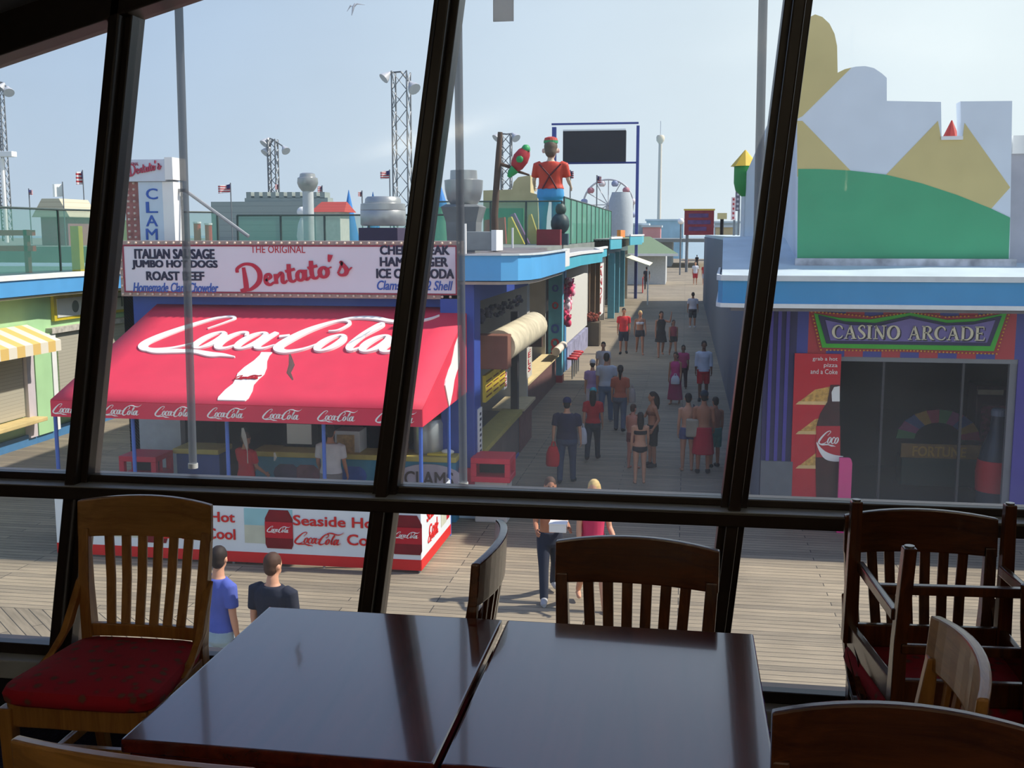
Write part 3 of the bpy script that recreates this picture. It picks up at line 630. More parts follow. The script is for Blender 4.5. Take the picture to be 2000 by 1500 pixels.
# awning frame and cloth
AY, AZ = 15.9, 2.53
t = thing('red_awning', 'large red awning with white script lettering over the snack stand', 'awning', (-7, 17.5, 2.3))
fl, fr_, bl, brt = Vector((-10.08, AY, AZ)), Vector((-3.92, AY, AZ)), Vector((-9.9, FY - .02, 3.86)), Vector((-3.86, FY - .02, 3.86))
n = 10; R = []
for k in range(n + 1):
    a, b = fl.lerp(bl, k / n), fr_.lerp(brt, k / n); s_ = 0
    R.append([a.lerp(b, j / 12) + Vector((0, 0, s_ )) for j in range(13)])
MB().rings(R, cap=False, closed=False).build('canopy', RED, t, smooth=True, solid=.015)
MB().box(-10.08, -3.92, AY - .012, AY, 2.27, AZ).build('valance', RED, t)
MB().poly([fr_ + Vector((.006, 0, -.26)), Vector((-3.86, FY, 2.36)), brt + Vector((.006, 0, 0)), fr_ + Vector((.006, 0, 0))], X1, .012).build('side_panel', RED, t)
MB().poly([fl + Vector((0, 0, -.26)), Vector((-9.9, FY, 2.36)), bl, fl], (-1, 0, 0), .012).build('side_panel', RED, t)
SV = Vector((0, FY - AY, 3.86 - AZ)).normalized()
def slope(px, v): return Vector((px, AY, AZ)) + SV * v
xl, xr = -8.65, -3.98
o = soda_logo(LOGOW, slope(-9.48, 1.5) + Vector((0, -.0, .0)), X1, SV, 5.15, t, 'script_lettering', sy=.50, depth=.045)
BOT = [(-.2, 0), (-.22, .08), (-.2, .3), (-.155, .48), (-.17, .65), (-.2, .8), (-.17, 1.0), (-.1, 1.22), (-.075, 1.4), (-.085, 1.5), (.085, 1.5), (.075, 1.4), (.1, 1.22), (.17, 1.0), (.2, .8), (.17, .65), (.155, .48), (.2, .3), (.22, .08), (.2, 0)]
def bottle(org, u, v, k, m, nm, h=.03):
    u, v = Vector(u), Vector(v); n_ = u.cross(v)
    return MB().poly([org + u * (x * k) + v * (y * k * .95) + n_ * h for x, y in BOT], n_, .03).build(nm, m, t)
bottle(slope(A(458, 790, AY + .2).x, .1), X1, SV, 1.15, LOGOW, 'bottle_emblem', .035)
soda_logo(CRED, slope(A(458, 790, AY + .2).x - .22, .75) + Vector((0, -.015, .04)), X1, SV, .44, t, 'small_script')
sd = Vector((0, FY - AY, 3.0 - 2.42)).normalized(); sq = X1 and Vector(X1).cross(sd)
dn = Vector((0, .80, .60)); du = Vector((0, .60, -.80))
bottle(Vector((-3.90, 17.45, 2.52)), du, dn, 1.25, LOGOW, 'bottle_emblem', .03)
for px in (138, 238, 338, 441, 549, 657, 771):
    p = A(px, 806, AY)
    soda_logo(LOGOW, (p.x - .31, AY - .013, 2.30), X1, Z1, .66, t, 'valance_script', sy=.058)
tf = thing('awning_frame', 'thin blue posts and rails carrying the red awning', 'frame', (-7, AY, 0))
for px in (112, 262, 445, 633, 822): p = A(px, 880, AY + .2); MB().tube([(p.x, AY + .2, 0), (p.x, AY + .2, 2.5)], .032, 10).build('post', POSTB, tf, smooth=True)
MB().tube([(-3.95, 17.9, 0), (-3.95, 17.9, 2.4)], .03, 10).build('post', POSTB, tf, smooth=True)
p = A(180, 880, FY - .6); MB().tube([(p.x, FY - .6, 0), (p.x, FY - .6, 2.6)], .03, 10).build('post', POSTB, tf, smooth=True)
MB().tube([(-10.0, AY + .2, 2.3), (-3.98, AY + .2, 2.3), (-3.95, FY - .3, 2.36)], .025, 8).build('rail', POSTB, tf, smooth=True)

# banner fence round the stand
t = thing('banner_fence', 'white and red advertising banner fence in front of the snack stand', 'banner', (-7, 16, 0))
BW = mat((220, 226, 230), .6, .04, 2, name='banner_vinyl'); BR = mat((212, 42, 40), .6, .05, 2, name='banner_red')
MB().box(-10.0, -3.92, 15.72, 15.74, .22, 1.0).build('front_banner', BW, t)
MB().box(-10.0, -3.92, 15.715, 15.745, .05, .22).build('red_hem', BR, t)
MB().box(-3.94, -3.92, 15.74, 17.85, .22, 1.0).build('side_banner', BW, t)
MB().box(-3.945, -3.915, 15.74, 17.85, .05, .22).build('red_hem', BR, t)
mb = MB()
for x, y in ((-10, 15.78), (-8.5, 15.78), (-7, 15.78), (-5.5, 15.78), (-3.96, 15.78), (-3.96, 17.85)): mb.tube([(x, y, 0), (x, y, 1.02)], .02, 8)
mb.build('stakes', GREY, t)
CAN = mat((120, 16, 30), .5, .15, 4, name='can_red'); SAND = mat((196, 198, 178), .7, .08, 4); SURF = mat((150, 196, 202), .7, .08, 4)
def bx(px0, px1, zz0, zz1, m, nm, d=.006, y=15.72):
    a, b = A(px0, 1040, y), A(px1, 1040, y); return MB().box(a.x, b.x, y - d, y, zz0, zz1).build(nm, m, t)
for pa, pb, c0, c1 in ((478, 572, 518, 572), (205, 300, 282, 326), (764, 764, 766, 824)):
    if pb > pa: bx(pa, pb, .66, .93, SURF, 'beach_picture'); bx(pa, pb, .37, .66, SAND, 'beach_picture')
    a, b = A(c0, 1040, 15.71), A(c1, 1040, 15.71); wd = b.x - a.x
    MB().poly([(a.x + wd * fx, 15.71, .30 + .64 * fz) for fx, fz in ((.06, 0), (.94, 0), (1, .1), (1, .75), (.84, .97), (.16, .97), (0, .75), (0, .1))], (0, -1, 0), .006).build('bottle_picture', CAN, t)
    MB().box(a.x, b.x, 15.702, 15.706, .47, .73).build('bottle_label', CRED, t)
    soda_logo(LOGOW, (a.x + .03, 15.701, .55), X1, Z1, wd - .06, t, 'label_script', sy=.035)
for p0, p1, two in ((585, 752, True), (328, 472, False)):
    a, b = A(p0, 1030, 15.975), A(p1, 1030, 15.975)
    text('Seaside Hot', BR, (a.x, 15.714, .69), X1, Z1, b.x - a.x, .16, t, .03)
    text('Cool', BR, (a.x + (b.x - a.x) * .62, 15.714, .41), X1, Z1, (b.x - a.x) * .38, .17, t, .03)
    soda_logo(BR, (a.x, 15.714, .36), X1, Z1, (b.x - a.x) * .58, t, 'banner_script', sy=.07)
text('Seaside\nCool', BR, (-3.918, 16.1, .42), Y1, Z1, .85, .5, t, .02, align='CENTER')
soda_logo(BR, (-3.916, 16.15, .34), Y1, Z1, .7, t, 'banner_script', sy=.05)
MB().box(-3.92, -3.914, 17.1, 17.5, .36, .95).build('beach_picture', SAND, t)
MB().box(-3.92, -3.912, 17.5, 17.72, .38, .93).build('bottle_picture', CRED, t)

# the long lit sign
t = thing('long_sign', 'long white sign with bulb border and red script, above the red awning', 'sign', (-7.2, FY, 4))
sx0, sx1, sz0, sz1, sy_ = -10.5, -3.95, 4.03, 5.07, FY - .25
MB().box(sx0, sx1, sy_, FY, sz0, sz1).build('cabinet', mat((170, 150, 140), .6, .15, 5), t, bevel=.01)
MB().box(sx0 + .1, sx1 - .1, sy_ - .01, sy_, sz0 + .1, sz1 - .09).build('face', mat((222, 220, 228), .5, .03, 2, name='sign_face'), t)
mb = MB()
for z in (sz0 + .09, sz1 - .09): mb.box(sx0 + .08, sx1 - .08, sy_ - .02, sy_ - .0, z - .014, z + .014)
for x in (sx0 + .09, sx1 - .09): mb.box(x - .014, x + .014, sy_ - .02, sy_, sz0 + .1, sz1 - .1)
mb.build('red_border', mat((150, 50, 70), .5, .05), t)
def pos(px, py): return A(px, py, sy_ - .011)
for s_, x0, x1, ytop, ybot in (('ITALIAN SAUSAGE', 264, 418, 487, 505), ('JUMBO HOT DOGS', 259, 424, 509, 526), ('ROAST BEEF', 287, 398, 531, 547), ('CHEESESTEAK', 743, 877, 480, 497), ('HAMBURGER', 743, 874, 503, 520), ('ICE COLD SODA', 736, 886, 526, 543)):
    a, b = pos(x0, ybot), pos(x1, ytop); text(s_, NAVYL, (a.x, sy_ - .011, a.z), X1, Z1, b.x - a.x, b.z - a.z, t, .055)
for s_, x0, x1, ytop, ybot, m, sh, bd in (('Homemade Clam Chowder', 261, 426, 553, 570, LBLUE, .25, .02), ('Clams On 1/2 Shell', 737, 884, 549, 566, LBLUE, .25, .02), ('THE ORIGINAL', 490, 596, 480, 494, CRED, 0, 0)):
    a, b = pos(x0, ybot), pos(x1, ytop); text(s_, m, (a.x, sy_ - .011, a.z), X1, Z1, b.x - a.x, b.z - a.z, t, bd, shear=sh)
a = pos(474, 570); mb = MB(); strokes(mb, BRUSH, (a.x, sy_ - .012, a.z), X1, Z1, .236, .01, rot=.175, sy=.19); mb.build('script_lettering', mat((190, 32, 62), .5, .03), t)
gb = MB().ball((0, 0, 0), .026, 8).build('bulb', mat((216, 196, 176), .3, .1), t, local=True, smooth=True)
spots = [(sx0 + .05 + (sx1 - sx0 - .1) * k / 43, z) for k in range(44) for z in (sz0 + .045, sz1 - .04)] + [(x, sz0 + .2 + .16 * k) for k in range(5) for x in (sx0 + .045, sx1 - .045)]
org = Vector((-7.2, FY, 4))
for i, (x, z) in enumerate(spots):
    o = gb if i == 0 else gb.copy()
    if i: COL.objects.link(o); o.parent = t
    o.location = Vector((x, sy_ - .02, z)) - org

# pylon sign on the roof
t = thing('pylon_sign', 'white pylon sign with vertical blue letters, on the roof behind the long sign', 'sign', (-10, 20, 4.8))
PY = 20.0
a, b = A(240, 356, PY), A(333, 312, PY); MB().box(a.x, b.x, PY - .25, PY + .3, a.z, b.z).build('cabinet', mat((206, 214, 224), .6, .04), t, bevel=.01)
MB().box(b.x, b.x + .16, PY - .26, PY + .31, a.z + .03, b.z + .03).build('cabinet_end', WHITE, t)
q = A(254, 350, PY - .26); mb = MB(); strokes(mb, BRUSH, (q.x, PY - .262, q.z + .05), X1, Z1, .074, .006, rot=.16, sy=.085); mb.build('script_lettering', mat((176, 60, 84), .5), t)
text('THE ORIGINAL', mat((176, 60, 84), .5), (a.x + .12, PY - .256, b.z - .12), X1, Z1, .36, .06, t)
a, b = A(286, 500, PY), A(326, 356, PY); MB().box(a.x, b.x, PY - .2, PY + .2, 4.6, b.z).build('letter_panel', mat((196, 212, 226), .6, .04), t)
c, d = A(327, 500, PY), A(347, 356, PY); MB().box(b.x, d.x, PY - .2, PY + .2, 4.6, b.z).build('side_post', WHITE, t)
for k, chh in enumerate('CLAM'):
    p, r = A(296, 390 + 26 * k, PY), A(317, 369 + 26 * k, PY); text(chh, LBLUE, (p.x, PY - .201, p.z), X1, Z1, r.x - p.x, r.z - p.z, t, .02)
a, b = A(256, 500, PY), A(284, 356, PY)
MB().box(a.x, b.x, PY - .12, PY + .12, 4.6, b.z).build('bulb_panel', mat((150, 96, 92), .6, .3, 8), t)
mb = MB()
for k in range(14):
    for j in range(3): mb.ball((a.x + .06 + (b.x - a.x - .12) * j / 2, PY - .12, 4.9 + k * .115), .03, 6)
tag(mb.build('small_bulbs', mat((206, 190, 180), .4, .1), t), kind='stuff')
p, q = A(362, 372, PY + .1), A(486, 462, PY + .1)
MB().tube([p, q], .035, 8).build('brace', GREY, t, smooth=True); MB().box(b.x, p.x + .05, PY, PY + .08, p.z - .03, p.z + .03).build('brace', GREY, t)

# litter bins
def bin_(name, lab, x, y):
    t = thing(name, lab, 'bin', (x, y, 0))
    MB().box(x - .3, x + .3, y - .28, y + .28, 0, .78).build('body', mat((196, 194, 190), .6, .08, 4), t, bevel=.03)
    mb = MB(); mb.box(x - .36, x + .36, y - .34, y + .34, .76, .86); mb.box(x - .36, x + .36, y - .34, y + .34, 1.10, 1.2)
    for sx in (-1, 1):
        for sy2 in (-1, 1): mb.box(x + sx * .31 - .05, x + sx * .31 + .05, y + sy2 * .29 - .05, y + sy2 * .29 + .05, .86, 1.10)
    mb.box(x - .3, x + .3, y - .0, y + .04, .86, 1.1)
    mb.build('hood', mat((206, 36, 66), .5, .06), t, bevel=.012)
    MB().box(x - .25, x + .25, y - .05, y - .01, .88, 1.08).build('dark_opening', DARK, t)
    return t
p = G(968, 1000); bin_('litter_bin', 'red-hooded litter bin beside the blue corner pillar', p.x + .05, p.y - .5)
p = G(277, 935, .76); bin_('litter_bin', 'red-hooded litter bin under the left end of the red awning', p.x, p.y + .2)

# ============================================================ RIGHT SIDE: ARCADE
t = thing('arcade_building', 'arcade building with a blue canopy fascia and an open dark entrance, right side', 'building', (4, 19.5, 0))
CX = .6
def rr(z0, z1, m, nm, out=0.0):
    P = [(14, 18.3 - out), (CX + .35, 18.3 - out), (CX + .05 - out, 18.36 - out), (CX - out, 18.55), (.74 - out, 22.5), (1.5, 22.7)]
    mb = MB(); mb.rings([[Vector((x, y, z0)) for x, y in P], [Vector((x, y, z1)) for x, y in P]], cap=False, closed=False); mb.build(nm, m, t, solid=.05)
rr(4.06, 4.43, mat((68, 148, 198), .4, .06, 1.5, name='glossy_blue_fascia'), 'fascia')
rr(3.99, 4.06, mat((226, 228, 226), .5, .05), 'trim', .03); rr(4.43, 4.52, mat((214, 218, 218), .5, .06), 'trim', .03)
roofm = mat((196, 210, 214), .7, .12, 1.2, name='pale_canopy_roof')
MB().poly([(CX, 18.32, 4.5), (14, 18.32, 4.5), (14, 22.5, 5.12), (.74, 22.5, 5.12)], (0, -.15, 1), .05).build('canopy_roof', roofm, t)
MB().box(1.45, 14, 22.5, 86, 4.9, 5.1).build('roof', roofm, t)
MB().box(.76, 14, 18.35, 22.5, 3.93, 4.0).build('soffit', mat((120, 118, 124), .8, .1), t)
PUR = mat((70, 60, 150), .5, .08, 2, name='purple_paint'); DPUR = mat((46, 44, 92), .6, .12, 2)
MB().box(1.4, 1.5, 19.5, 86, 0, 4.95).build('side_wall', mat((100, 110, 128), .7, .1), t)
MB().box(1.4, 1.95, 19.4, 19.6, 0, 4).build('front_wall', DPUR, t)
for x in (1.48, 1.62, 1.76): MB().box(x, x + .06, 19.36, 19.42, .35, 3.9).build('shutter_rib', PUR, t)
MB().box(1.4, 1.95, 19.33, 19.4, 0, 1.2).build('low_panel', mat((104, 108, 114), .7, .1), t)
hdr = striped([(176, 42, 52), (54, 62, 150)], 'X', .62, .5, 'red_blue_stripes')
MB().box(1.95, 7.2, 19.4, 19.6, 3.08, 3.95).build('header', hdr, t)
MB().box(5.62, 5.95, 19.4, 19.6, 0, 3.08).build('door_jamb', PUR, t); MB().box(5.95, 9, 19.4, 19.6, 0, 4).build('front_wall', PUR, t)
MB().box(2.66, 5.62, 19.42, 19.55, 3.0, 3.08).build('door_head', mat((120, 124, 132), .4, .05), t)
MB().box(5.5, 5.62, 19.44, 19.54, 0, 3.0).build('door_frame', mat((110, 112, 120), .4, .05), t)
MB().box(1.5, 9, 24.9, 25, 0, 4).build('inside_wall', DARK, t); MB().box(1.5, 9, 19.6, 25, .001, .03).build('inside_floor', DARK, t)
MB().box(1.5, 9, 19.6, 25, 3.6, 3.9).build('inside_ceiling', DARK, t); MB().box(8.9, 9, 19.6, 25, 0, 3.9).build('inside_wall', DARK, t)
for px in (1725, 1880): p = A(px, 700, 19.62); MB().box(p.x - .02, p.x + .02, 19.5, 19.56, 0, 3.0).build('door_mullion', mat((44, 44, 52), .4, .05), t)

t = thing('arcade_sign', 'purple arcade sign with green border and white serif letters over the entrance', 'sign', (3.9, 19.4, 3.1))
SYa = 19.38
def sp(px, py, d=0.0): q = A(px, py, SYa - d); return (q.x, SYa - d, q.z)
out = [(1582, 608), (1640, 612), (1700, 618), (1780, 607), (1850, 618), (1910, 616), (1976, 607), (1950, 692), (1600, 684)]
MB().poly([sp(*p) for p in out], (0, -1, 0), .06).build('bulb_board', mat((160, 44, 50), .5, .08), t)
inn = [(1590, 612), (1640, 621), (1700, 624), (1778, 611), (1850, 625), (1910, 622), (1967, 611), (1941, 686), (1606, 679)]
MB().poly([sp(*p, .02) for p in inn], (0, -1, 0), .04).build('green_border', mat((62, 178, 44), .5, .05), t)
in2 = [(1598, 615), (1650, 628), (1710, 631), (1778, 617), (1850, 631), (1905, 628), (1957, 617), (1934, 676), (1614, 671)]
MB().poly([sp(*p, .04) for p in in2], (0, -1, 0), .04).build('navy_border', mat((40, 36, 84), .5, .05), t)
in3 = [(1612, 625), (1660, 635), (1720, 636), (1778, 622), (1845, 636), (1900, 634), (1944, 625), (1928, 669), (1622, 665)]
MB().poly([sp(*p, .06) for p in in3], (0, -1, 0), .03).build('face', mat((116, 106, 178), .5, .04), t)
a, b = Vector(sp(1624, 661, .065)), Vector(sp(1926, 638, .065))
roman('CASINO ARCADE', mat((34, 30, 54), .5), a + Vector((.025, 0, -.02)), X1, Z1, b.x - a.x, b.z - a.z, t, 'letter_shadow', .006)
roman('CASINO ARCADE', mat((226, 222, 200), .5), a, X1, Z1, b.x - a.x, b.z - a.z, t, 'lettering', .02)
bulb = mat((230, 170, 60), .3, .1); mb = MB(); n_ = len(out); prev = None
for i in range(n_):
    p, q = Vector(sp(*out[i], .01)), Vector(sp(*out[(i + 1) % n_], .01)); L = (q - p).length; c = (Vector(sp(1775, 650, .01)))
    for k in range(int(L / .062)):
        v = p.lerp(q, k * .062 / L); v += (c - v).normalized() * .03; mb.ball((v.x, SYa - .008, v.z), .017, 6)
tag(mb.build('border_bulbs', bulb, t), kind='stuff')

t = thing('snack_poster', 'tall red poster with three snack slices and a dark bottle, left of the arcade door', 'poster', (2.3, 19.35, 0))
a, b = A(1552, 700, 19.36), A(1643, 696, 19.36)
MB().box(a.x, b.x, 19.34, 19.398, .15, 3.13).build('panel', mat((196, 24, 44), .45, .05), t)
for s_, px, py in (('grab a hot', 1587, 706), ('pizza', 1609, 719), ('and a Coke', 1583, 730)):
    p, q = A(px, py, 19.335), A(1636, py - 9, 19.335); text(s_, WHITE, (p.x, 19.336, p.z), X1, Z1, q.x - p.x, .085, t, 0)
PZ = mat((206, 160, 84), .6, .35, 18, name='cheese_slice'); CR = mat((226, 190, 130), .6, .15, 8)
for py in (775, 833, 900):
    pts = [(1554, py + 15), (1592, py - 14), (1622, py - 20), (1632, py + 6), (1622, py + 16)]
    MB().poly([(A(x, y, 19.335).x, 19.335, A(x, y, 19.335).z) for x, y in pts], (0, -1, 0), .01).build('slice', PZ, t)
    pts = [(1554, py + 15), (1622, py + 16), (1622, py + 9), (1560, py + 9)]
    MB().poly([(A(x, y, 19.33).x, 19.33, A(x, y, 19.33).z) for x, y in pts], (0, -1, 0), .008).build('crust', CR, t)
q = lambda L, k=0: [(A(x, y, 19.325).x, 19.325 - k, A(x, y, 19.325).z) for x, y in L]
MB().poly(q([(1595, 1005), (1593, 905), (1595, 830), (1602, 808), (1616, 785), (1622, 752), (1640, 752), (1640, 1005)]), (0, -1, 0), .012).build('bottle_picture', mat((58, 16, 22), .3, .3, 5), t)
MB().poly(q([(1625, 784), (1624, 766), (1629, 756), (1640, 754), (1640, 784)], .008), (0, -1, 0), .018).build('bottle_cap', WHITE, t)
MB().poly(q([(1594, 893), (1594, 832), (1641, 832), (1641, 893)], .006), (0, -1, 0), .018).build('bottle_label', CRED, t)
mb = MB(); p = A(1597, 872, 19.31)
strokes(mb, SODA[:5], (p.x, 19.315, p.z), X1, Z1, .078, .004, sy=.088); strokes(mb, [[(0, .5, .12), (.6, .1, .3), (1.6, -.25, .45), (3, -.4, .4), (4.6, -.42, .3)]], (p.x - .02, 19.315, p.z - .08), X1, Z1, .1, .004, sy=.3)
mb.build('script_lettering', LOGOW, t)
t = thing('pink_chair', 'glossy pink plastic seat back standing in front of the arcade door', 'seat', A(1645, 1000, 19.2))
p, r = A(1634, 1000, 19.2), A(1664, 893, 19.2)
R = []
for yy in (19.12, 19.2): R.append([Vector((p.x + (r.x - p.x) * fx, yy, r.z * fz)) for fx, fz in ((0, 0), (1, 0), (1, .93), (.9, .985), (.75, 1), (0, 1))])
MB().rings(R).build('backrest', mat((226, 70, 140), .3, .05), t, bevel=.01)
# things standing in the dark entrance
t = thing('prize_wheel', 'colourful round prize wheel machine deep in the dark arcade entrance', 'game machine', A(1825, 900, 22) * 1)
c = A(1832, 858, 22.3); cols = [(150, 40, 70), (160, 120, 40), (40, 70, 130), (130, 50, 110), (50, 110, 60)]
for k in range(10):
    a0, a1 = PI * k / 10, PI * (k + 1) / 10
    MB().poly([(c.x + r_ * math.cos(a), 22.3, c.z + .75 * r_ * math.sin(a)) for r_, a in ((.45, a0), (.8, a0), (.8, a1), (.45, a1))], (0, -1, 0), .05).build('segment', mat(cols[k % 5], .5, .1), t)
MB().box(c.x - .7, c.x + .8, 22.2, 22.7, .2, c.z - .35).build('cabinet', mat((36, 60, 56), .5, .1), t, bevel=.03)
MB().box(c.x - .72, c.x + .8, 22.16, 22.22, c.z - .36, c.z - .08).build('lit_header', mat((150, 110, 50), .5, .2), t)
text('FORTUNE', mat((196, 150, 50), .5), (c.x - .5, 22.15, c.z - .32), X1, Z1, 1.0, .2, t, .03)
t = thing('drink_cooler', 'bottle-shaped drink cooler at the right side of the dark entrance', 'cooler', A(1945, 1000, 20.2))
p = A(1945, 900, 20.2)
MB().lathe((p.x, 20.2, .03), [(.3, 0), (.32, .1), (.3, .6), (.33, .95), (.26, 1.35), (.14, 1.65), (.12, 1.95)], 18).build('bottle_body', mat((40, 48, 66), .3, .1), t, smooth=True)
MB().lathe((p.x, 20.2, 1.98), [(.13, 0), (.13, .1), (.1, .13)], 16).build('cap', mat((110, 120, 140), .4), t)
MB().lathe((p.x, 20.2, .2), [(.325, .42), (.338, .75), (.31, .98)], 18).build('label_band', CRED, t, smooth=True)
t = thing('claw_machine', 'dark game cabinet with small lit marquee, far right in the entrance', 'game machine', A(1950, 800, 22.6))
p = A(1950, 750, 22.6); MB().box(p.x - .4, p.x + .4, 22.6, 23.3, .03, 2.2).build('cabinet', mat((64, 30, 52), .5, .2, 5), t, bevel=.03); MB().box(p.x - .38, p.x + .1, 22.57, 22.6, 2.02, 2.12).build('marquee', mat((200, 190, 170), .5), t)
MB().box(p.x - .3, p.x + .3, 22.58, 22.62, 1.0, 1.8).build('prize_window', mat((120, 50, 80), .3, .5, 14), t)

# castle mural standing on the canopy
MY = 19.5
t = thing('castle_mural', 'cut-out white castle wall mural with tan shapes and green hill on the canopy', 'mural', (3.6, MY, 4.7))
mp_ = lambda L, d=0.0: [(A(x, y, MY - d).x, MY - d, A(x, y, MY - d).z) for x, y in L]
wall = [(1557, 512), (1557, 120), (1561, 85), (1570, 50), (1580, 34), (1592, 28), (1606, 33), (1620, 46), (1630, 66), (1635, 90), (1636, 142), (1650, 135), (1672, 130), (1690, 129), (1707, 133), (1722, 143), (1732, 152), (1732, 197), (1838, 199), (1839, 268), (1878, 268), (1876, 198), (1977, 197), (1972, 515)]
MB().poly(mp_(wall), (0, -1, 0), .3).build('wall_cutout', mat((222, 230, 238), .7, .04, 1.5, name='mural_white'), t)
TN = mat((212, 194, 134), .7, .04, 2, name='mural_tan')
for L in ([(1557, 232), (1557, 120), (1561, 85), (1570, 50), (1580, 34), (1592, 28), (1606, 33), (1620, 46), (1630, 66), (1635, 90), (1636, 142), (1650, 135), (1663, 132), (1567, 227)],
          [(1557, 236), (1567, 236), (1662, 334), (1640, 345), (1557, 345)],
          [(1730, 342), (1832, 236), (1838, 270), (1880, 270), (1884, 240), (1973, 366), (1932, 412), (1900, 412)]):
    MB().poly(mp_(L, .006), (0, -1, 0), .006).build('tan_shape', TN, t)
MB().poly(mp_([(1557, 508), (1559, 330), (1600, 330), (1660, 333), (1730, 341), (1800, 358), (1870, 381), (1935, 407), (1973, 425), (1970, 508)], .012), (0, -1, 0), .006).build('green_hill', mat((80, 168, 122), .7, .05, 1.5, name='mural_green'), t)
a, b = Vector(mp_([(1840, 270)])[0]), Vector(mp_([(1878, 262)])[0])
MB().box(a.x - .02, b.x + .02, MY - .04, MY + .34, a.z - .03, a.z + .03).build('notch_ledge', WHITE, t)
a, b = Vector(mp_([(1557, 520)])[0]), Vector(mp_([(1975, 508)])[0])
MB().box(a.x - .05, b.x + .05, MY - .14, MY - .02, a.z - .05, b.z + .02).build('flashing', mat((186, 186, 190), .9, .4, 4), t)
c = A(1858, 255, MY + 3)
t = thing('red_cone', 'small red cone tip showing through the notch of the white mural', 'cone', (c.x, MY + 3, 7))
MB().lathe((c.x, MY + 3, 6.95), [(.2, 0), (.01, .42)], 10).build('cone', mat((190, 60, 50), .6), t)
MB().tube([(c.x, MY + 3, 5.1), (c.x, MY + 3, 6.96)], .12, 10).build('shaft', WHITE, t)
t = thing('side_parapet', 'long white parapet wall running back from the mural along the boardwalk', 'wall', (1.95, 20, 4.5))
p0, p1, p2 = S(1499, 243, 1.95), S(1462, 328, 1.95), S(1452, 345, 1.95)
MB().poly([(1.95, 19.6, 4.5), (1.95, p1.y + 3, 4.5), (1.95, p1.y + 3, p1.z - .15), (1.95, p1.y, p1.z), (1.95, p0.y, p0.z), (1.95, 19.6, 8.5)], (-1, 0, 0), .25).build('panel', mat((214, 220, 224), .7, .06, 1), t)
t = thing('grey_parapet', 'plain grey parapet wall right of the white castle mural', 'wall', (7.5, 19.8, 4.7))
a = A(1978, 265, 19.7); MB().box(a.x, 11, 19.7, 19.95, 4.7, a.z - .3).build('panel', mat((178, 178, 186), .7, .05), t); MB().box(a.x, 11, 19.66, 19.98, a.z - .3, a.z).build('cap', WHITE, t)
c = A(1455, 330, 38)
t = thing('turret', 'green turret with a pointed yellow roof beside the white parapet', 'turret', (c.x, 38, 5))
z0, z1, z2 = A(1455, 372, 38).z, A(1455, 325, 38).z, A(1455, 293, 38).z
MB().lathe((c.x, 38, 0), [(.1, z0 - .2), (.3, z0), (.36, z0 + .25), (.36, z1)], 14).build('turret_body', mat((46, 150, 70), .6, .06), t, smooth=True)
MB().lathe((c.x, 38, 0), [(.48, z1), (.02, z2)], 8).build('turret_roof', mat((226, 186, 60), .6, .06), t)
MB().tube([(c.x, 38, 5.05), (c.x, 38, z0)], .1, 8).build('stem', WHITE, t)

# ============================================================ LEFT ROW OF SHOPS ALONG THE BOARDWALK
t = thing('corner_canopy', 'rounded sky-blue canopy fascia over the first shop beside the long sign', 'canopy', (-3.2, 21, 4.4))
P = [(-3.92, 18.75), (-3.2, 18.8), (-2.95, 18.95), (-2.78, 19.3), (-2.7, 20), (-2.7, 24.1)]
fascia(t, P, 4.38, 4.82, mat((92, 172, 226), .5, .06, 2), mat((206, 214, 214), .6, .1), .03)
MB().poly([(x, y, 4.82) for x, y in P] + [(-3.92, 24.1, 4.86)], Z1, .05).build('canopy_top', mat((116, 112, 112), .95, .2, 2), t)
MB().poly([(x, y, 4.36) for x, y in P] + [(-3.92, 24.1, 4.36)], Z1, .05).build('soffit', mat((170, 160, 150), .8, .1), t)
MB().box(-2.74, -2.66, 24.1, 25.2, 4.46, 4.86).build('white_panel', WHITE, t)
CREAM = mat((206, 202, 190), .7, .08, 2)
def shop(name, lab, x, y0, y1, wm, h=4.5, back=-10.2):
    t = thing(name, lab, 'building', (x, y0, 0)); MB().box(back, x, y0, y1, h - .6, h).build('upper_wall', wm, t)
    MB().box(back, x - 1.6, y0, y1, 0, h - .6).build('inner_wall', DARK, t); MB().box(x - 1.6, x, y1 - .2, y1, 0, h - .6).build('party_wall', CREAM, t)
    return t
t = shop('corner_shop', 'first boardwalk shop with a rolled barrel awning and yellow-topped counter', -3.95, 19.7, 27.4, BLUE, back=-5.9)
MB().box(-4.02, -3.86, 19.72, 20.1, 0, 3.2).build('grey_frame', mat((168, 170, 170), .5, .08), t)
MB().box(-4.0, -3.84, 24.9, 25.15, 0, 3.4).build('black_post', mat((52, 50, 52), .5), t)
MB().box(-4.2, -3.72, 20.1, 24.9, 1.0, 1.1).build('counter_top', YEL, t)
MB().box(-4.15, -3.82, 20.1, 24.9, 0, 1.0).build('counter_front', mat((120, 104, 98), .7, .12, 3), t)
MB().box(-3.84, -3.8, 20.1, 24.9, 0, .07).build('blue_kick', POSTB, t)
MB().box(-5.3, -4.2, 20.1, 24.9, .98, 1.05).build('steel_griddle', mat((60, 60, 62), .3, .1, metal=.6), t)
MB().box(-4.15, -3.82, 25.2, 27.2, 0, 1.0).build('counter_front', mat((130, 84, 80), .7, .15, 6), t)
MB().box(-4.5, -3.72, 25.2, 27.2, 1.0, 1.06).build('counter_top', mat((226, 206, 160), .6, .1), t)
t = thing('barrel_awning', 'grimy white barrel-shaped awning roll with rusty end box', 'awning', (-3.5, 22, 3.2))
a, b = S(948, 650, -3.35), S(1060, 603, -3.35)
ya, yb = 20.0, 25.2; ctr = 3.05
MB().tube([(-3.5, ya + .3, ctr), (-3.5, yb, ctr)], .33, 20).build('roll', mat((206, 196, 168), .8, .22, 3, name='grimy_white'), t, smooth=True)
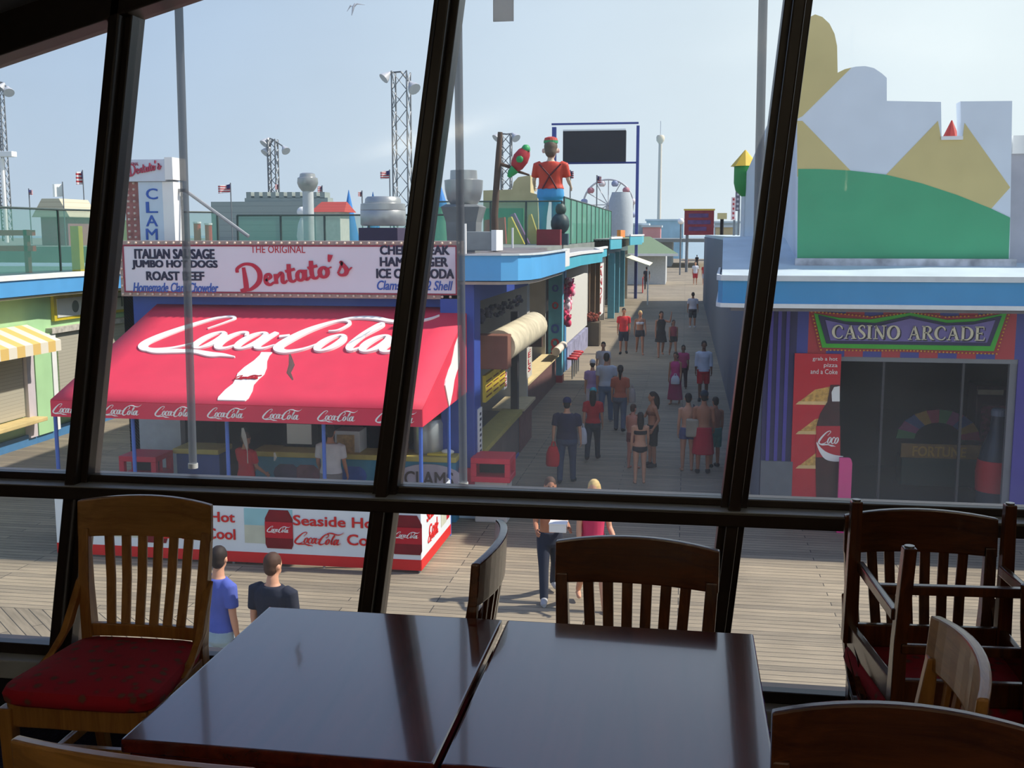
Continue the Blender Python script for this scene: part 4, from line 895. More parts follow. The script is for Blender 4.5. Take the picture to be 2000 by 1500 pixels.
MB().box(-3.92, -3.25, ya - .1, ya + .32, ctr - .38, ctr + .26).build('end_box', mat((128, 84, 68), .8, .15, 3), t, bevel=.02)
MB().box(-3.92, -3.3, yb, yb + .15, ctr - .5, ctr + .1).build('end_box', mat((92, 64, 52), .8, .15), t, bevel=.02)
t = thing('string_lights', 'dark tangle of garland along the wall above the barrel awning', 'garland', (-3.85, 22, 3.7))
mb = MB()
for k in range(60): y = 19.9 + random.random() * 5.5; mb.ball((-3.86 + random.uniform(-.06, .1), y, 3.62 + random.uniform(-.1, .12)), random.uniform(.03, .07), 6)
tag(mb.build('leaves', mat((60, 60, 74), .9, .4, 12), t), kind='stuff')
t = thing('menu_board', 'row of three yellow menu panels under the barrel awning', 'menu', (-3.75, 21, 2.3))
for k in range(3):
    y = 20.25 + k * .78; MB().box(-3.8, -3.74, y, y + .74, 1.98, 2.5).build('menu_panel', mat((226, 196, 60), .6, .08, 5), t)
    for j in range(4): MB().box(-3.74, -3.735, y + .08, y + .66, 2.06 + j * .1, 2.09 + j * .1).build('menu_line', mat((120, 70, 40), .6), t)
t = thing('price_strip', 'narrow white vertical sign with dark letters on the corner pillar', 'sign', (-3.7, 19.45, 1.5))
MB().box(-3.72, -3.69, 19.3, 19.62, 1.0, 2.0).build('panel', WHITE, t)
for k in range(9): MB().box(-3.692, -3.686, 19.38, 19.38 + (.1, .16, .13)[k % 3], 1.07 + k * .1, 1.12 + k * .1).build('dark_mark', NAVYL, t)
t = thing('hanging_menu', 'white hanging sign with dark letters behind the yellow menu panels', 'sign', (-3.9, 24, 2.4))
MB().box(-3.98, -3.93, 23.55, 23.95, 1.75, 2.7).build('panel', WHITE, t)
for k in range(4): MB().box(-3.932, -3.926, 23.65, 23.65 + (.2, .14, .18)[k % 3], 2.18 + k * .12, 2.24 + k * .12).build('dark_mark', NAVYL, t)
for k, chh in enumerate('DOG'): text(chh, CRED, (-3.928, 23.64, 2.04 - k * .12), Y1, Z1, .2, .09, t, .03)
t = shop('pretzel_shop', 'second boardwalk shop with red lettered cream panels, before the teal post', -4.78, 27.4, 37.6, mat((186, 180, 164), .7, .1))
MB().box(-4.6, -4.4, 27.5, 37.4, .0, .95).build('counter_front', mat((112, 78, 74), .7, .2, 5), t); MB().box(-4.9, -4.3, 27.5, 37.4, .95, 1.02).build('counter_top', mat((236, 214, 160), .6, .1), t)
MB().box(-4.5, -3.95, 27.4, 27.7, 2.2, 4.3).build('cream_panel', CREAM, t)
MB().box(-4.45, -4.38, 30.0, 31.2, 1.1, 2.9).build('letter_panel', CREAM, t)
for k, chh in enumerate('PRETZELS'): text(chh, CRED, (-4.375, 30.35, 2.68 - k * .2), Y1, Z1, .5, .16, t, .02)
t = thing('teal_post', 'teal post with red foot and painted letters, at the end of the second shop', 'post', (-4.5, 38, 0))
MB().box(-4.7, -4.22, 37.6, 38.1, .25, 4.1).build('shaft', mat((92, 172, 190), .5, .1, 3), t); MB().box(-4.72, -4.2, 37.58, 38.12, 0, .25).build('foot', mat((170, 40, 54), .5), t)
for k, (z_, m, wd) in enumerate(((3.2, LBLUE, .2), (2.6, CRED, .2), (1.75, LBLUE, .26), (1.25, CRED, .26), (.95, CRED, .26))):
    text('O' if k != 4 else '8', m, (-4.46 - wd / 2, 37.575, z_), X1, Z1, wd, wd * 1.15, t, .06)
t = thing('teal_canopy', 'teal canopy fascia with white edge, following the corner canopy along the shops', 'canopy', (-4, 32, 4.5))
P = [(-3.0, 25.3), (-3.0, 31), (-2.7, 35), (-3.2, 38.5), (-3.2, 44)]
fascia(t, P, 4.3, 4.62, mat((86, 186, 206), .5, .06, 2), WHITE, .08)
MB().poly([(x, y, 4.66) for x, y in P] + [(-4.5, 44, 4.66), (-4.5, 25.3, 4.66)], Z1, .05).build('canopy_top', mat((150, 150, 148), .9, .1), t)
t = shop('toy_shop', 'third boardwalk shop hung with pink plush toys, behind the teal post', -4.6, 38.1, 52, mat((176, 196, 206), .7, .1))
MB().box(-4.8, -4.45, 40.5, 41.1, 0, 4.0).build('blue_pillar', mat((70, 140, 190), .5, .1), t)
MB().box(-4.6, -4.45, 41.1, 50, 1.0, 3.4).build('white_shutter', mat((216, 214, 204), .7, .06), t); MB().box(-4.6, -4.4, 41.1, 50, 0, .9).build('counter_front', mat((150, 150, 176), .7, .3, 3), t)
t2 = thing('toy_rack', 'dark hanging rack behind the pink plush toys', 'rack', (-4.5, 39.3, 0)); MB().box(-4.56, -4.46, 38.3, 40.4, 0, 3.7).build('rack_panel', DARK, t2)
for k in range(22):
    y = 38.4 + random.random() * 1.9; z = 2.0 + random.random() * 1.35; x = -4.25 + random.uniform(-.2, .2); col = ((236, 110, 150), (226, 70, 110), (246, 220, 226), (240, 170, 190))[k % 4]
    o = thing('plush_toy', 'pink and white plush toy hanging in the cluster behind the teal post', 'toy', (x, y, z), group='plush toys by the teal post')
    m = mat(col, .9, .1, 10); MB().ball((x, y, z), (.13, .13, .16), 8).build('body', m, o, smooth=True); MB().ball((x + .03, y - .05, z + .22), .1, 8).build('head', m, o, smooth=True)
    MB().ball((x + .03, y - .12, z + .3), .035, 6).ball((x + .1, y - .02, z + .3), .035, 6).build('ears', m, o, smooth=True)
for k in range(4):
    y = 38.6 + k * .75; o = thing('bar_stool', 'red-topped bar stool in the row below the plush toys', 'stool', (-3.95, y, 0), group='red bar stools by the toy shop')
    MB().lathe((-3.95, y, .7), [(.05, 0), (.19, .01), (.2, .06), (.17, .09)], 14).build('seat', mat((196, 30, 44), .4), o, smooth=True); MB().tube([(-3.95, y, 0), (-3.95, y, .71)], .03, 8).build('leg', STEEL, o)
t = thing('rolled_awning', 'small rolled white awning beside the teal post', 'awning', (-4.2, 36, 1.6)); MB().tube([(-4.15, 35.2, 1.35), (-4.15, 37.4, 1.35)], .14, 12).build('roll', mat((226, 214, 196), .8, .1), t, smooth=True)
t = shop('candy_shop', 'fourth boardwalk shop with brown posts and a white vertical candy sign', -4.8, 52, 66, mat((160, 146, 116), .7, .12))
for y in (52.3, 55.5, 58.6): MB().box(-5.0, -4.55, y, y + .4, 0, 4.0).build('brown_post', mat((116, 92, 66), .7, .1), t)
MB().box(-4.9, -4.7, 59, 63.5, .6, 3.8).build('white_panel', WHITE, t)
for k, chh in enumerate('CANDY'): text(chh, CRED, (-4.69, 60.2, 3.3 - k * .5), Y1, Z1, 1.9, .4, t, .03)
t = thing('flower_tub', 'wooden tub of red flowers beside the brown posts of the candy shop', 'planter', (-4.2, 50.5, 0))
MB().box(-4.6, -3.9, 50.2, 51.2, 0, 1.1).build('tub', mat((92, 82, 66), .8, .15, 5), t); mb = MB()
for k in range(40): mb.ball((-4.25 + random.uniform(-.32, .32), 50.7 + random.uniform(-.4, .4), 1.15 + random.random() * .35), .08, 6)
mb.build('flowers', mat((150, 70, 50), .8, .5, 6), t)
t = shop('far_shop', 'fifth boardwalk shop with teal posts, before the blue scoreboard post', -4.6, 66, 88, mat((150, 178, 190), .7, .1))
for y in (67, 72, 78): MB().box(-4.7, -4.3, y, y + .5, 0, 4.0).build('teal_post', mat((96, 170, 190), .5, .1), t)
for (P, z0, z1, lab) in (([(-3.6, 52), (-3.3, 56), (-3.9, 60), (-3.9, 66)], 4.45, 4.95, 'second teal canopy further along the shops, above the candy shop'), ([(-3.4, 66.5), (-2.9, 72), (-3.4, 78), (-3.4, 88)], 4.5, 5.05, 'third teal canopy with an upturned end, before the blue post')):
    t = thing('teal_canopy', lab, 'canopy', (P[0][0], P[0][1], z0)); fascia(t, P, z0, z1, mat((86, 178, 196), .5, .06, 2), WHITE, .1)
    MB().poly([(x, y, z1) for x, y in P] + [(-4.9, P[-1][1], z1), (-4.9, P[0][1], z1)], Z1, .05).build('canopy_top', mat((150, 150, 148), .9, .1), t)
t = thing('orange_sign', 'orange panel between the teal canopies', 'sign', (-3.6, 62, 5)); MB().box(-3.8, -3.6, 61, 65.5, 4.98, 5.4).build('panel', mat((230, 140, 60), .6), t)
t = thing('white_awning', 'cream fold-out awning near the blue scoreboard post', 'awning', (-4, 84, 3)); MB().poly([(-4.6, 80, 3.6), (-4.6, 88, 3.6), (-2.6, 88, 2.9), (-2.6, 80, 2.9)], (.3, 0, 1), .06).build('cloth', mat((236, 232, 206), .8), t)
MB().box(-2.75, -2.65, 80.2, 80.4, 0, 2.95).build('post', WHITE, t)
p = G(1255, 572); t = thing('sandwich_board', 'red sandwich board standing on the boardwalk near the far hut', 'sign', p)
MB().bar(p + Vector((0, -.25, 0)), p + Vector((0, 0, 1.3)), .9, .05, ref=(1, 0, 0)).bar(p + Vector((0, .25, 0)), p + Vector((0, 0, 1.3)), .9, .05, ref=(1, 0, 0)).build('boards', mat((206, 52, 48), .6), t)
# hut with green roof far along
hp = 112
t = thing('far_hut', 'grey hut with a wide green hip roof, far along on the left', 'hut', (-8, hp, 0))
a, b = A(1225, 490, hp), A(1325, 490, hp)
MB().box(a.x, A(1300, 500, hp).x, hp + 1, hp + 9, 0, 3.3).build('wall', mat((186, 190, 192), .7, .08), t)
MB().poly([(a.x - 1, hp - 1, 3.2), (b.x, hp - 1, 3.2), (b.x - 3, hp + 4, 4.9), (a.x - 1, hp + 4, 4.9)], (0, -.4, 1), .2).build('roof', mat((120, 140, 110), .8, .1), t)
MB().box(a.x - 1, b.x, hp - 1.1, hp - .9, 2.95, 3.2).build('eave', WHITE, t)
t = thing('far_hall', 'long pale hall with flat eaves behind the hut, at the end of the walk', 'building', (-10, 190, 0))
a, b = A(1180, 470, 170), A(1415, 470, 170); MB().box(a.x, b.x - 8, 176, 200, 0, 3.9).build('wall', mat((176, 186, 192), .7, .08), t); MB().box(a.x, b.x, 170, 200, 3.9, 4.4).build('roof', mat((130, 136, 136), .8, .1), t)

# ============================================================ ROOFTOP GOLF PARK AND SKYLINE
tag(MB().box(-60, -4.3, 31.3, 92, 4.3, 4.8).build('roof_deck', mat((128, 134, 128), .9, .15, 1)), kind='structure')
GM = clear((110, 176, 152), .52, name='green_mesh', gloss=False); FP = mat((70, 84, 80), .5, .1); GMD = clear((126, 192, 162), .12, name='dense_green_screen', gloss=False)
def fence(lab, pts, z0, z1, step, m=GM, pw=.035):
    t = thing('mesh_fence', lab, 'fence', (*pts[0], z0))
    mb = MB(); mb.rings([[Vector((x, y, z0)) for x, y in pts], [Vector((x, y, z1 - .02)) for x, y in pts]], cap=False, closed=False); mb.build('mesh_panel', m, t)
    mb = MB(); mb.tube([(x, y, z1) for x, y in pts], .03, 6); mb.build('top_rail', FP, t)
    for (xa, ya), (xb, yb) in zip(pts, pts[1:]):
        n = max(1, round(math.hypot(xb - xa, yb - ya) / step))
        for k in range(n + 1): x, y = xa + (xb - xa) * k / n, ya + (yb - ya) * k / n; MB().tube([(x, y, z0 - .02), (x, y, z1)], pw, 6).build('post', FP, t)
    return t
fence('green mesh fence on the roof of the pale green shops, far left', [(-16.1, 12), (-16.1, 26.2), (-15.6, 28.2), (-13.6, 30.4)], 4.25, 5.82, 3.2)
fence('green mesh fence behind the long white sign', [(-13.5, 31.6), (-6.6, 31.6)], 4.82, 5.75, 1.35)
fence('green mesh fence across the roof, behind the big right-hand roof vent', [(-9.6, 39), (-4.4, 39)], 4.82, 6.35, 1.4)
fence('dense green screen fence running along the roof edge above the shops', [(-4.35, 39.2), (-4.35, 64)], 4.82, 6.5, 2.2, GMD)
t = thing('red_bench', 'red rails and bench on the roof deck behind the left mesh fence', 'bench', (-18, 26, 4.25))
for z in (4.75, 5.15): MB().box(-19.5, -16.6, 25.8, 25.95, z, z + .14).build('rail', mat((176, 60, 62), .6, .1), t)
for x in (-19.3, -18, -16.8): MB().box(x - .05, x + .05, 25.8, 25.95, 4.2, 5.3).build('post', mat((120, 60, 60), .6), t)
t = thing('yellow_slat_panel', 'yellow slatted fence panel beside the pylon sign', 'fence', A(238, 480, 33))
a, b = A(205, 503, 33), A(262, 430, 33); MB().box(a.x, b.x, 33, 33.1, 4.82, b.z).build('slats', slatted((206, 190, 110), (150, 136, 80), 'X', .22, .7), t)
p = A(145, 450, 27); t = thing('yellow_post', 'yellow post behind the left mesh fence', 'post', (p.x, 27, 4.2)); MB().box(p.x - .12, p.x + .12, 27, 27.2, 4.2, 5.4).build('post', mat((226, 196, 70), .6), t)
p = A(100, 400, 34); t = thing('playhouse', 'small playhouse with pink walls and a cream shingle roof, far left', 'playhouse', (p.x, 34, 4.8))
a, b = A(75, 440, 34), A(135, 388, 34)
MB().box(a.x + .1, b.x - .1, 34, 35.4, 4.8, 5.9).build('wall', mat((150, 96, 110), .7, .1), t)
MB().rings([[Vector((a.x - .1, y, 5.75)), Vector((b.x + .1, y, 5.75)), Vector((b.x - .25, y, b.z)), Vector((a.x + .3, y, b.z))] for y in (33.8, 35.6)]).build('roof', slatted((206, 196, 170), (160, 146, 124), 'Z', .16, .8), t)

def fan(lab, px, Y, z0, prof, m=STEEL, base=None):
    p = A(px, 400, Y); t = thing('roof_vent', lab, 'vent', (p.x, Y, z0))
    MB().lathe((p.x, Y, 0), prof, 24).build('fan_hood', m, t, smooth=True)
    if base: w_, b0, b1, col = base; MB().box(p.x - w_, p.x + w_, Y - w_, Y + w_, b0, b1).build('curb', mat(col, .6, .1), t, bevel=.02)
    return t, p
zz = lambda py, Y: A(800, py, Y).z
Y = 25; k = Y / 2115
fan('squat ribbed roof vent left of the middle mullion, above the long sign', 748, Y, 4.8, [(43 * k, zz(441, Y)), (45 * k, zz(438, Y)), (45 * k, zz(412, Y)), (44.2 * k, zz(411, Y)), (45 * k, zz(410, Y)), (44 * k, zz(398, Y)), (36 * k, zz(396, Y)), (35 * k, zz(388, Y)), (31 * k, zz(384, Y)), (3 * k, zz(384, Y))], STEEL, (.47, 4.79, zz(445, Y), (64, 54, 78)))
Y = 34; k = Y / 2115
t, p = fan('onion-shaped roof vent high on a thin stack, behind the castle wall', 602, Y, 4.8, [(12 * k, zz(372, Y)), (18 * k, zz(364, Y)), (21 * k, zz(356, Y)), (20 * k, zz(346, Y)), (16 * k, zz(344, Y)), (15 * k, zz(338, Y)), (11 * k, zz(336, Y)), (2 * k, zz(336, Y))])
MB().tube([(p.x, Y, 4.8), (p.x, Y, zz(372, Y))], 11 * k, 14).build('stack', mat((196, 200, 200), .5, .1), t, smooth=True)
Y = 23; k = Y / 2115
t, p = fan('tall grey roof vent on a flared duct, right of the middle mullion', 906, Y, 4.8, [(26 * k, zz(400, Y)), (33 * k, zz(390, Y)), (37 * k, zz(372, Y)), (38 * k, zz(353, Y)), (27 * k, zz(351, Y)), (26 * k, zz(334, Y)), (3 * k, zz(333, Y))])
q = lambda hw, z: [Vector((p.x + sx * hw, Y + sy * hw, z)) for sx, sy in ((-1, -1), (1, -1), (1, 1), (-1, 1))]
MB().rings([q(27 * k, 4.8), q(30 * k, zz(434, Y)), q(38 * k, zz(405, Y)), q(30 * k, zz(400, Y))]).build('duct', mat((120, 124, 124), .5, .15, 3), t)
a, b = A(928, 487, 21.5), A(972, 457, 21.5)
t = thing('vent_box', 'low grey vent box on the roof beside the tall vent', 'vent', (a.x, 21.5, 4.8)); MB().box(a.x - .2, b.x - .1, 21.5, 22.2, 4.86, b.z + .05).build('box', mat((150, 154, 152), .5, .1), t, bevel=.02); MB().box(b.x - .12, b.x - .02, 21.45, 22.25, 4.86, b.z + .08).build('white_end', WHITE, t)
p = A(908, 480, 20.6); t = thing('vent_pipe', 'white vent pipe standing at the right end of the long sign', 'pipe', (p.x, 20.6, 4.8)); MB().tube([(p.x, 20.6, 4.8), (p.x, 20.6, zz(437, 20.6))], .035, 8).build('pipe', WHITE, t, smooth=True)
p = A(1001, 470, 30); t = thing('vent_pipe', 'short white vent pipe on the roof in front of the yellow shapes', 'pipe', (p.x, 30, 4.8)); MB().tube([(p.x, 30, 4.8), (p.x, 30, zz(445, 30))], .03, 8).build('pipe', WHITE, t, smooth=True)

CG = mat((150, 160, 156), .8, .08, 2, name='castle_grey')
t = thing('toy_castle', 'grey crenellated castle wall in the roof golf park', 'castle', A(520, 440, 50))
def cbox(px0, px1, py0, py1, Y, d, nm, m): a, b = A(px0, py1, Y), A(px1, py0, Y); MB().box(a.x, b.x, Y, Y + d, max(a.z, 4.8), b.z).build(nm, m, t)
cbox(415, 640, 393, 480, 50, 1.0, 'wall', slatted((154, 164, 160), (132, 142, 138), 'Z', .3, .8)); cbox(478, 640, 386, 394, 50.2, .8, 'wall', CG)
for k in range(10): cbox(481 + k * 16, 490 + k * 16, 375, 387, 50.2, .8, 'merlon', CG)
t = thing('toy_house', 'little house with a red shingle roof in the golf park', 'playhouse', A(638, 440, 42))
cbox(618, 664, 412, 500, 42, 1.2, 'wall', mat((214, 214, 204), .7, .1))
a, b = A(606, 414, 41.8), A(672, 393, 41.8)
MB().rings([[Vector((a.x, 41.8, a.z)), Vector((b.x, 41.8, a.z)), Vector((b.x - .15, 42.6, b.z)), Vector((a.x + .2, 42.6, b.z))], [Vector((a.x, 43.4, a.z)), Vector((b.x, 43.4, a.z)), Vector((b.x - .15, 42.65, b.z)), Vector((a.x + .2, 42.65, b.z))]]).build('roof', slatted((176, 74, 66), (130, 50, 46), 'Z', .12, .8), t)
BC = mat((58, 130, 200), .6, .06)
for px, y0, y1, Y, r_, lab in ((682, 370, 462, 45, .45, 'blue cone roof beside the little red-roofed house'), (729, 374, 450, 60, .5, 'blue cone roof tip just left of the squat roof vent'), (861, 362, 405, 44, .4, 'blue cone roof between the middle mullion and the tall vent')):
    p = A(px, 420, Y); t = thing('blue_cone', lab, 'cone', (p.x, Y, 4.8)); zt, zb = zz(y0, Y), (4.8 if y1 > 440 else zz(y1, Y))
    MB().lathe((p.x, Y, 0), [(r_ * (1.0 if y1 > 440 else .75), zb), (.01, zt)], 12).build('cone', BC, t, smooth=True)
    if y1 < 430: MB().lathe((p.x, Y, 0), [(r_ * .8, 4.8), (r_ * .7, zb)], 12).build('tower', mat((110, 170, 130), .7, .08), t, smooth=True)
a, b = A(430, 470, 36), A(460, 452, 36)
t = thing('golf_figure', 'plain white rounded garden figure in front of the castle', 'statue', (A(592, 400, 38).x, 38, 4.8))
x = A(592, 400, 38).x; MB().lathe((x, 38, 4.8), [(.2, 0), (.26, .3), (.2, .75), (.1, .98)], 14).build('body', WHITE, t, smooth=True); MB().ball((x, 38, 5.98), (.24, .22, .2), 12).build('head', WHITE, t, smooth=True)
for px, py, hh, lab in ((385, 440, .75, 'red drum with white rim left of the roof brace'), (407, 444, .7, 'red drum with white rim under the roof brace')):
    x = A(px, py, 36).x; t = thing('red_drum', lab, 'drum', (x, 36, 4.8)); MB().lathe((x, 36, 4.8), [(.12, 0), (.12, hh)], 12).build('drum', mat((186, 60, 60), .6), t); MB().lathe((x, 36, 4.8 + hh), [(.14, 0), (.14, .06)], 12).build('rim', WHITE, t)

LM = mat((120, 124, 128), .5, .1, metal=.4)
def tower(lab, px, top, Y, wpx, lamps):
    k = Y / 2115; p = A(px, top, Y); w_ = wpx * k; zt = p.z; zb = 4.78
    t = thing('light_tower', lab, 'light tower', (p.x, Y, zb)); mb = MB()
    lean = .0; c = [(p.x + sx * w_ / 2, Y + sy * w_ / 2) for sx, sy in ((-1, -1), (1, -1), (1, 1), (-1, 1))]
    for x, y in c: mb.tube([(x, y, zb), (x, y, zt)], .045 * Y / 60, 5)
    n = int((zt - zb) / (w_ * 1.1))
    for i in range(n):
        za, zc = zb + (zt - zb) * i / n, zb + (zt - zb) * (i + 1) / n
        for (xa, ya), (xb, yb) in ((c[0], c[1]), (c[1], c[2]), (c[3], c[0])):
            mb.tube([(xa, ya, za), (xb, yb, zc)], .022 * Y / 60, 4); mb.tube([(xb, yb, za), (xa, ya, zc)], .022 * Y / 60, 4)
    mb.build('lattice', LM, t)
    for lx, ly, r_, dx in lamps:
        q = A(lx, ly, Y); rr_ = r_ * k; d = Vector((dx, -.5, -.7)).normalized()
        MB().tube([q - d * rr_ * .9, q - d * rr_ * .4, q + d * rr_ * .3, q + d * rr_ * .8], [rr_ * .3, rr_ * .45, rr_ * .85, rr_], 12).build('lamp', SILV, t, smooth=True)
        MB().tube([q - d * rr_ * .9, (p.x, Y, zt)], .05, 5).build('arm', LM, t)
    return t
tower('tall lattice light tower with two lamps, left of the middle mullion', 783, 140, 60, 30, ((755, 148, 11, -.6), (805, 168, 13, .6)))
tower('lattice light tower with three round lamps above the castle', 532, 272, 75, 16, ((520, 276, 10, -.4), (522, 294, 10, -.4), (556, 291, 9, .6)))
tower('lattice light tower with two lamps behind the parrot statue', 989, 262, 70, 18, ((973, 266, 9, -.6), (1005, 266, 9, .6)))
tower('light tower with lamps at the very left edge of the view', -4, 160, 55, 14, ((4, 168, 9, -.3), (16, 176, 11, .5)))
p = A(9, 400, 45); t = thing('flood_lamp', 'white post with a boxy floodlight, far left', 'lamp', (p.x, 45, 4.8))
MB().tube([(p.x, 45, 4.8), (p.x, 45, zz(300, 45))], .09, 8).build('post', WHITE, t, smooth=True); q = A(18, 302, 45); MB().box(p.x - .35, q.x + .25, 44.8, 45.2, q.z - .1, q.z + .14).build('lamp_head', WHITE, t, bevel=.03)

def flag(px, ptop, pbot, Y, w_, h_, lab, dx=-1, plain=False, group=None):
    p = A(px, ptop, Y); zb = 4.8; t = thing('flag', lab, 'flag', (p.x, Y, zb), group=group)
    MB().tube([(p.x, Y, zb), (p.x, Y, p.z)], .03 * Y / 50, 6).build('flagpole', LM, t)
    ww, hh = w_ * Y / 2115, h_ * Y / 2115
    wave = lambda u: Vector((p.x + dx * ww * u, Y + .12 * math.sin(u * 5), p.z - .05 - .12 * ww * u))
    def patch(u0, u1, v0, v1, m, nm, off=0):
        R = [[wave(u0 + (u1 - u0) * i / 6) + Vector((0, -off, -hh * v)) for v in (v0, v1)] for i in range(7)]
        MB().rings(R, cap=False, closed=False).build(nm, m, t, solid=.02)
    if plain: patch(0, 1, 0, 1, WHITE, 'cloth')
    else:
        patch(0, 1, 0, 1, striped([(186, 60, 66), (226, 222, 222)], 'Z', hh / 3.5, .8, 'flag_stripes'), 'cloth'); patch(0, .42, 0, .52, mat((60, 62, 110), .8), 'canton', .03)
flag(450, 357, 460, 40, 24, 16, 'striped flag flying above the castle wall, left of the lamps')
flag(761, 331, 392, 55, 18, 15, 'striped flag just right of the squat vent, by the tall light tower')
flag(161, 332, 420, 40, 12, 26, 'striped flag drooping beside the left mullion')
flag(56, 368, 420, 38, 12, 10, 'small striped flag at the far left, above the mesh fence', 1)
flag(122, 355, 505, 32.5, 18, 26, 'white flag on a long leaning pole at the left', -1, True)
flag(544, 358, 395, 60, 6, 10, 'tiny striped flag at the foot of the three-lamp tower')
flag(629, 362, 400, 58, 8, 12, 'tiny striped flag just right of the onion vent')
flag(707, 372, 400, 58, 7, 10, 'tiny striped flag between the blue cones')
flag(1166, 342, 460, 75, 9, 14, 'small striped flag under the dark scoreboard', 1)
flag(1114, 332, 460, 60, 7, 14, 'small striped flag at the right shoulder of the giant statue', 1)

# scoreboard, parrot tree, rock wall, yellow shapes
Y = 88; t = thing('scoreboard', 'dark scoreboard panel hung in a tall blue frame above the shops', 'scoreboard', A(1243, 580, Y))
BP = mat((64, 78, 150), .5, .06)
a, b = A(1077, 460, Y), A(1086, 248, Y); MB().box(a.x, b.x, Y, Y + .4, 4.8, b.z).build('post', BP, t)
a, b = A(1238, 584, Y), A(1249, 245, Y); MB().box(a.x, b.x, Y, Y + .4, 0, b.z).build('post', BP, t)
c, d = A(1077, 249, Y), A(1247, 245, Y)
for py in (247, 322): z = zz(py, Y); MB().box(c.x, d.x, Y + .05, Y + .3, z - .06, z + .08).build('crossbar', BP, t)
a, b = A(1100, 317, Y), A(1223, 255, Y); MB().box(a.x, b.x, Y - .3, Y + .5, a.z, b.z).build('screen', mat((36, 38, 46), .5, .3, 4), t); MB().box(a.x, b.x, Y - .32, Y - .1, b.z, b.z + .12).build('top_strip', WHITE, t)
Y = 36; t = thing('tree_pole', 'leaning brown tree-trunk pole with a side branch on the roof', 'pole', A(968, 465, Y))
BK = mat((92, 76, 66), .9, .2, 6)
MB().tube([(A(967, 470, Y).x, Y, 4.8), A(966, 420, Y), A(970, 360, Y), A(974, 300, Y), A(977, 258, Y)], [.13, .12, .11, .1, .08], 10).build('trunk', BK, t, smooth=True)
MB().tube([A(971, 318, Y), A(995, 326, Y), A(1012, 335, Y), A(1034, 342, Y)], [.06, .055, .05, .03], 8).build('branch', BK, t, smooth=True)
t = thing('parrot_statue', 'big red and green parrot statue perched on the brown branch', 'statue', A(1010, 335, Y - .1))
GP = mat((50, 160, 90), .5, .08); RP = mat((176, 48, 54), .5, .08)
q0, q1, q2 = A(1004, 334, Y - .12), A(1017, 310, Y - .12), A(1029, 290, Y - .12)
MB().tube([q0, q0.lerp(q1, .4), q1, q1.lerp(q2, .6), q2], [.09, .22, .27, .22, .12], 14).build('body', RP, t, smooth=True)
MB().ball(A(1027, 292, Y - .14), (.15, .15, .17), 12).build('head', GP, t, smooth=True); MB().tube([A(1031, 292, Y - .2), A(1034, 297, Y - .24)], [.05, .01], 8).build('beak', mat((70, 66, 60), .4), t)
MB().tube([A(1006, 330, Y - .2), A(998, 338, Y - .2), A(993, 346, Y - .2)], [.16, .13, .05], 10).build('tail', GP, t, smooth=True)
MB().ball(A(1015, 311, Y - .36), (.12, .05, .12), 10).build('wing_patch', GP, t, smooth=True)
Y = 46; t = thing('rock_wall', 'tan stepped rock wall behind the giant statue', 'wall', A(990, 420, Y))
L = [(944, 480), (944, 372), (1000, 370), (1003, 356), (1012, 346), (1036, 342), (1036, 376), (1050, 380), (1052, 480)]
MB().poly([(A(x, y, Y).x, Y, max(4.8, A(x, y, Y).z)) for x, y in L], (0, -1, 0), 1.2).build('rock', mat((196, 180, 140), .9, .12, 1.5, bump=.3), t)
MB().box(A(945, 400, Y - .6).x, A(1022, 400, Y - .6).x, Y - .6, Y - .4, 4.8, zz(408, Y)).build('green_panel', mat((70, 140, 100), .7, .1), t)
Y = 41
for L, m, nm, lab in (([(990, 465), (992, 425), (998, 423), (1024, 465)], (232, 206, 70), 'yellow_wedge', 'yellow wedge shape left of the giant statue'), ([(996, 420), (1004, 416), (1034, 465), (1024, 465)], (150, 96, 160), 'purple_wedge', 'purple slanting board beside the yellow wedge'), ([(1030, 465), (1032, 420), (1037, 418), (1056, 462)], (220, 190, 80), 'yellow_wedge', 'yellow wedge shape just behind the legs of the giant statue'), ([(944, 462), (946, 430), (985, 424), (988, 462)], (190, 56, 56), 'red_board', 'red shaped board at the foot of the tree-trunk pole')):
    c = A(L[0][0], L[0][1], Y); t = thing(nm, lab, 'golf obstacle', (c.x, Y, 4.8)); MB().poly([(A(x, y, Y).x, Y, 4.8 if y > 458 else A(x, y, Y).z) for x, y in L], (0, -1, 0), .3).build('board', mat(m, .6, .08), t); Y += .4
t = thing('red_planter', 'low dark red box on the roof in front of the giant statue', 'planter', A(1070, 465, 38)); a, b = A(1048, 464, 37.6), A(1094, 448, 37.6); MB().box(a.x, b.x, 37.6, 38.1, 4.8, b.z).build('box', mat((130, 48, 56), .7), t)
t = thing('dark_motor', 'dark ride motor on a stand beside the giant statue', 'machine', A(1093, 440, 38.4)); a = A(1094, 440, 38.4)
MB().box(a.x - .3, a.x + .3, 38.2, 38.6, 4.8, 5.2).build('stand', mat((60, 90, 100), .6), t); MB().ball((a.x, 38.4, 5.55), (.34, .3, .38), 12).build('body', mat((48, 66, 70), .5, .3, 6), t, smooth=True); MB().ball((a.x + .02, 38.4, 6.05), (.2, .2, .22), 10).build('cap', mat((58, 78, 72), .5), t, smooth=True)

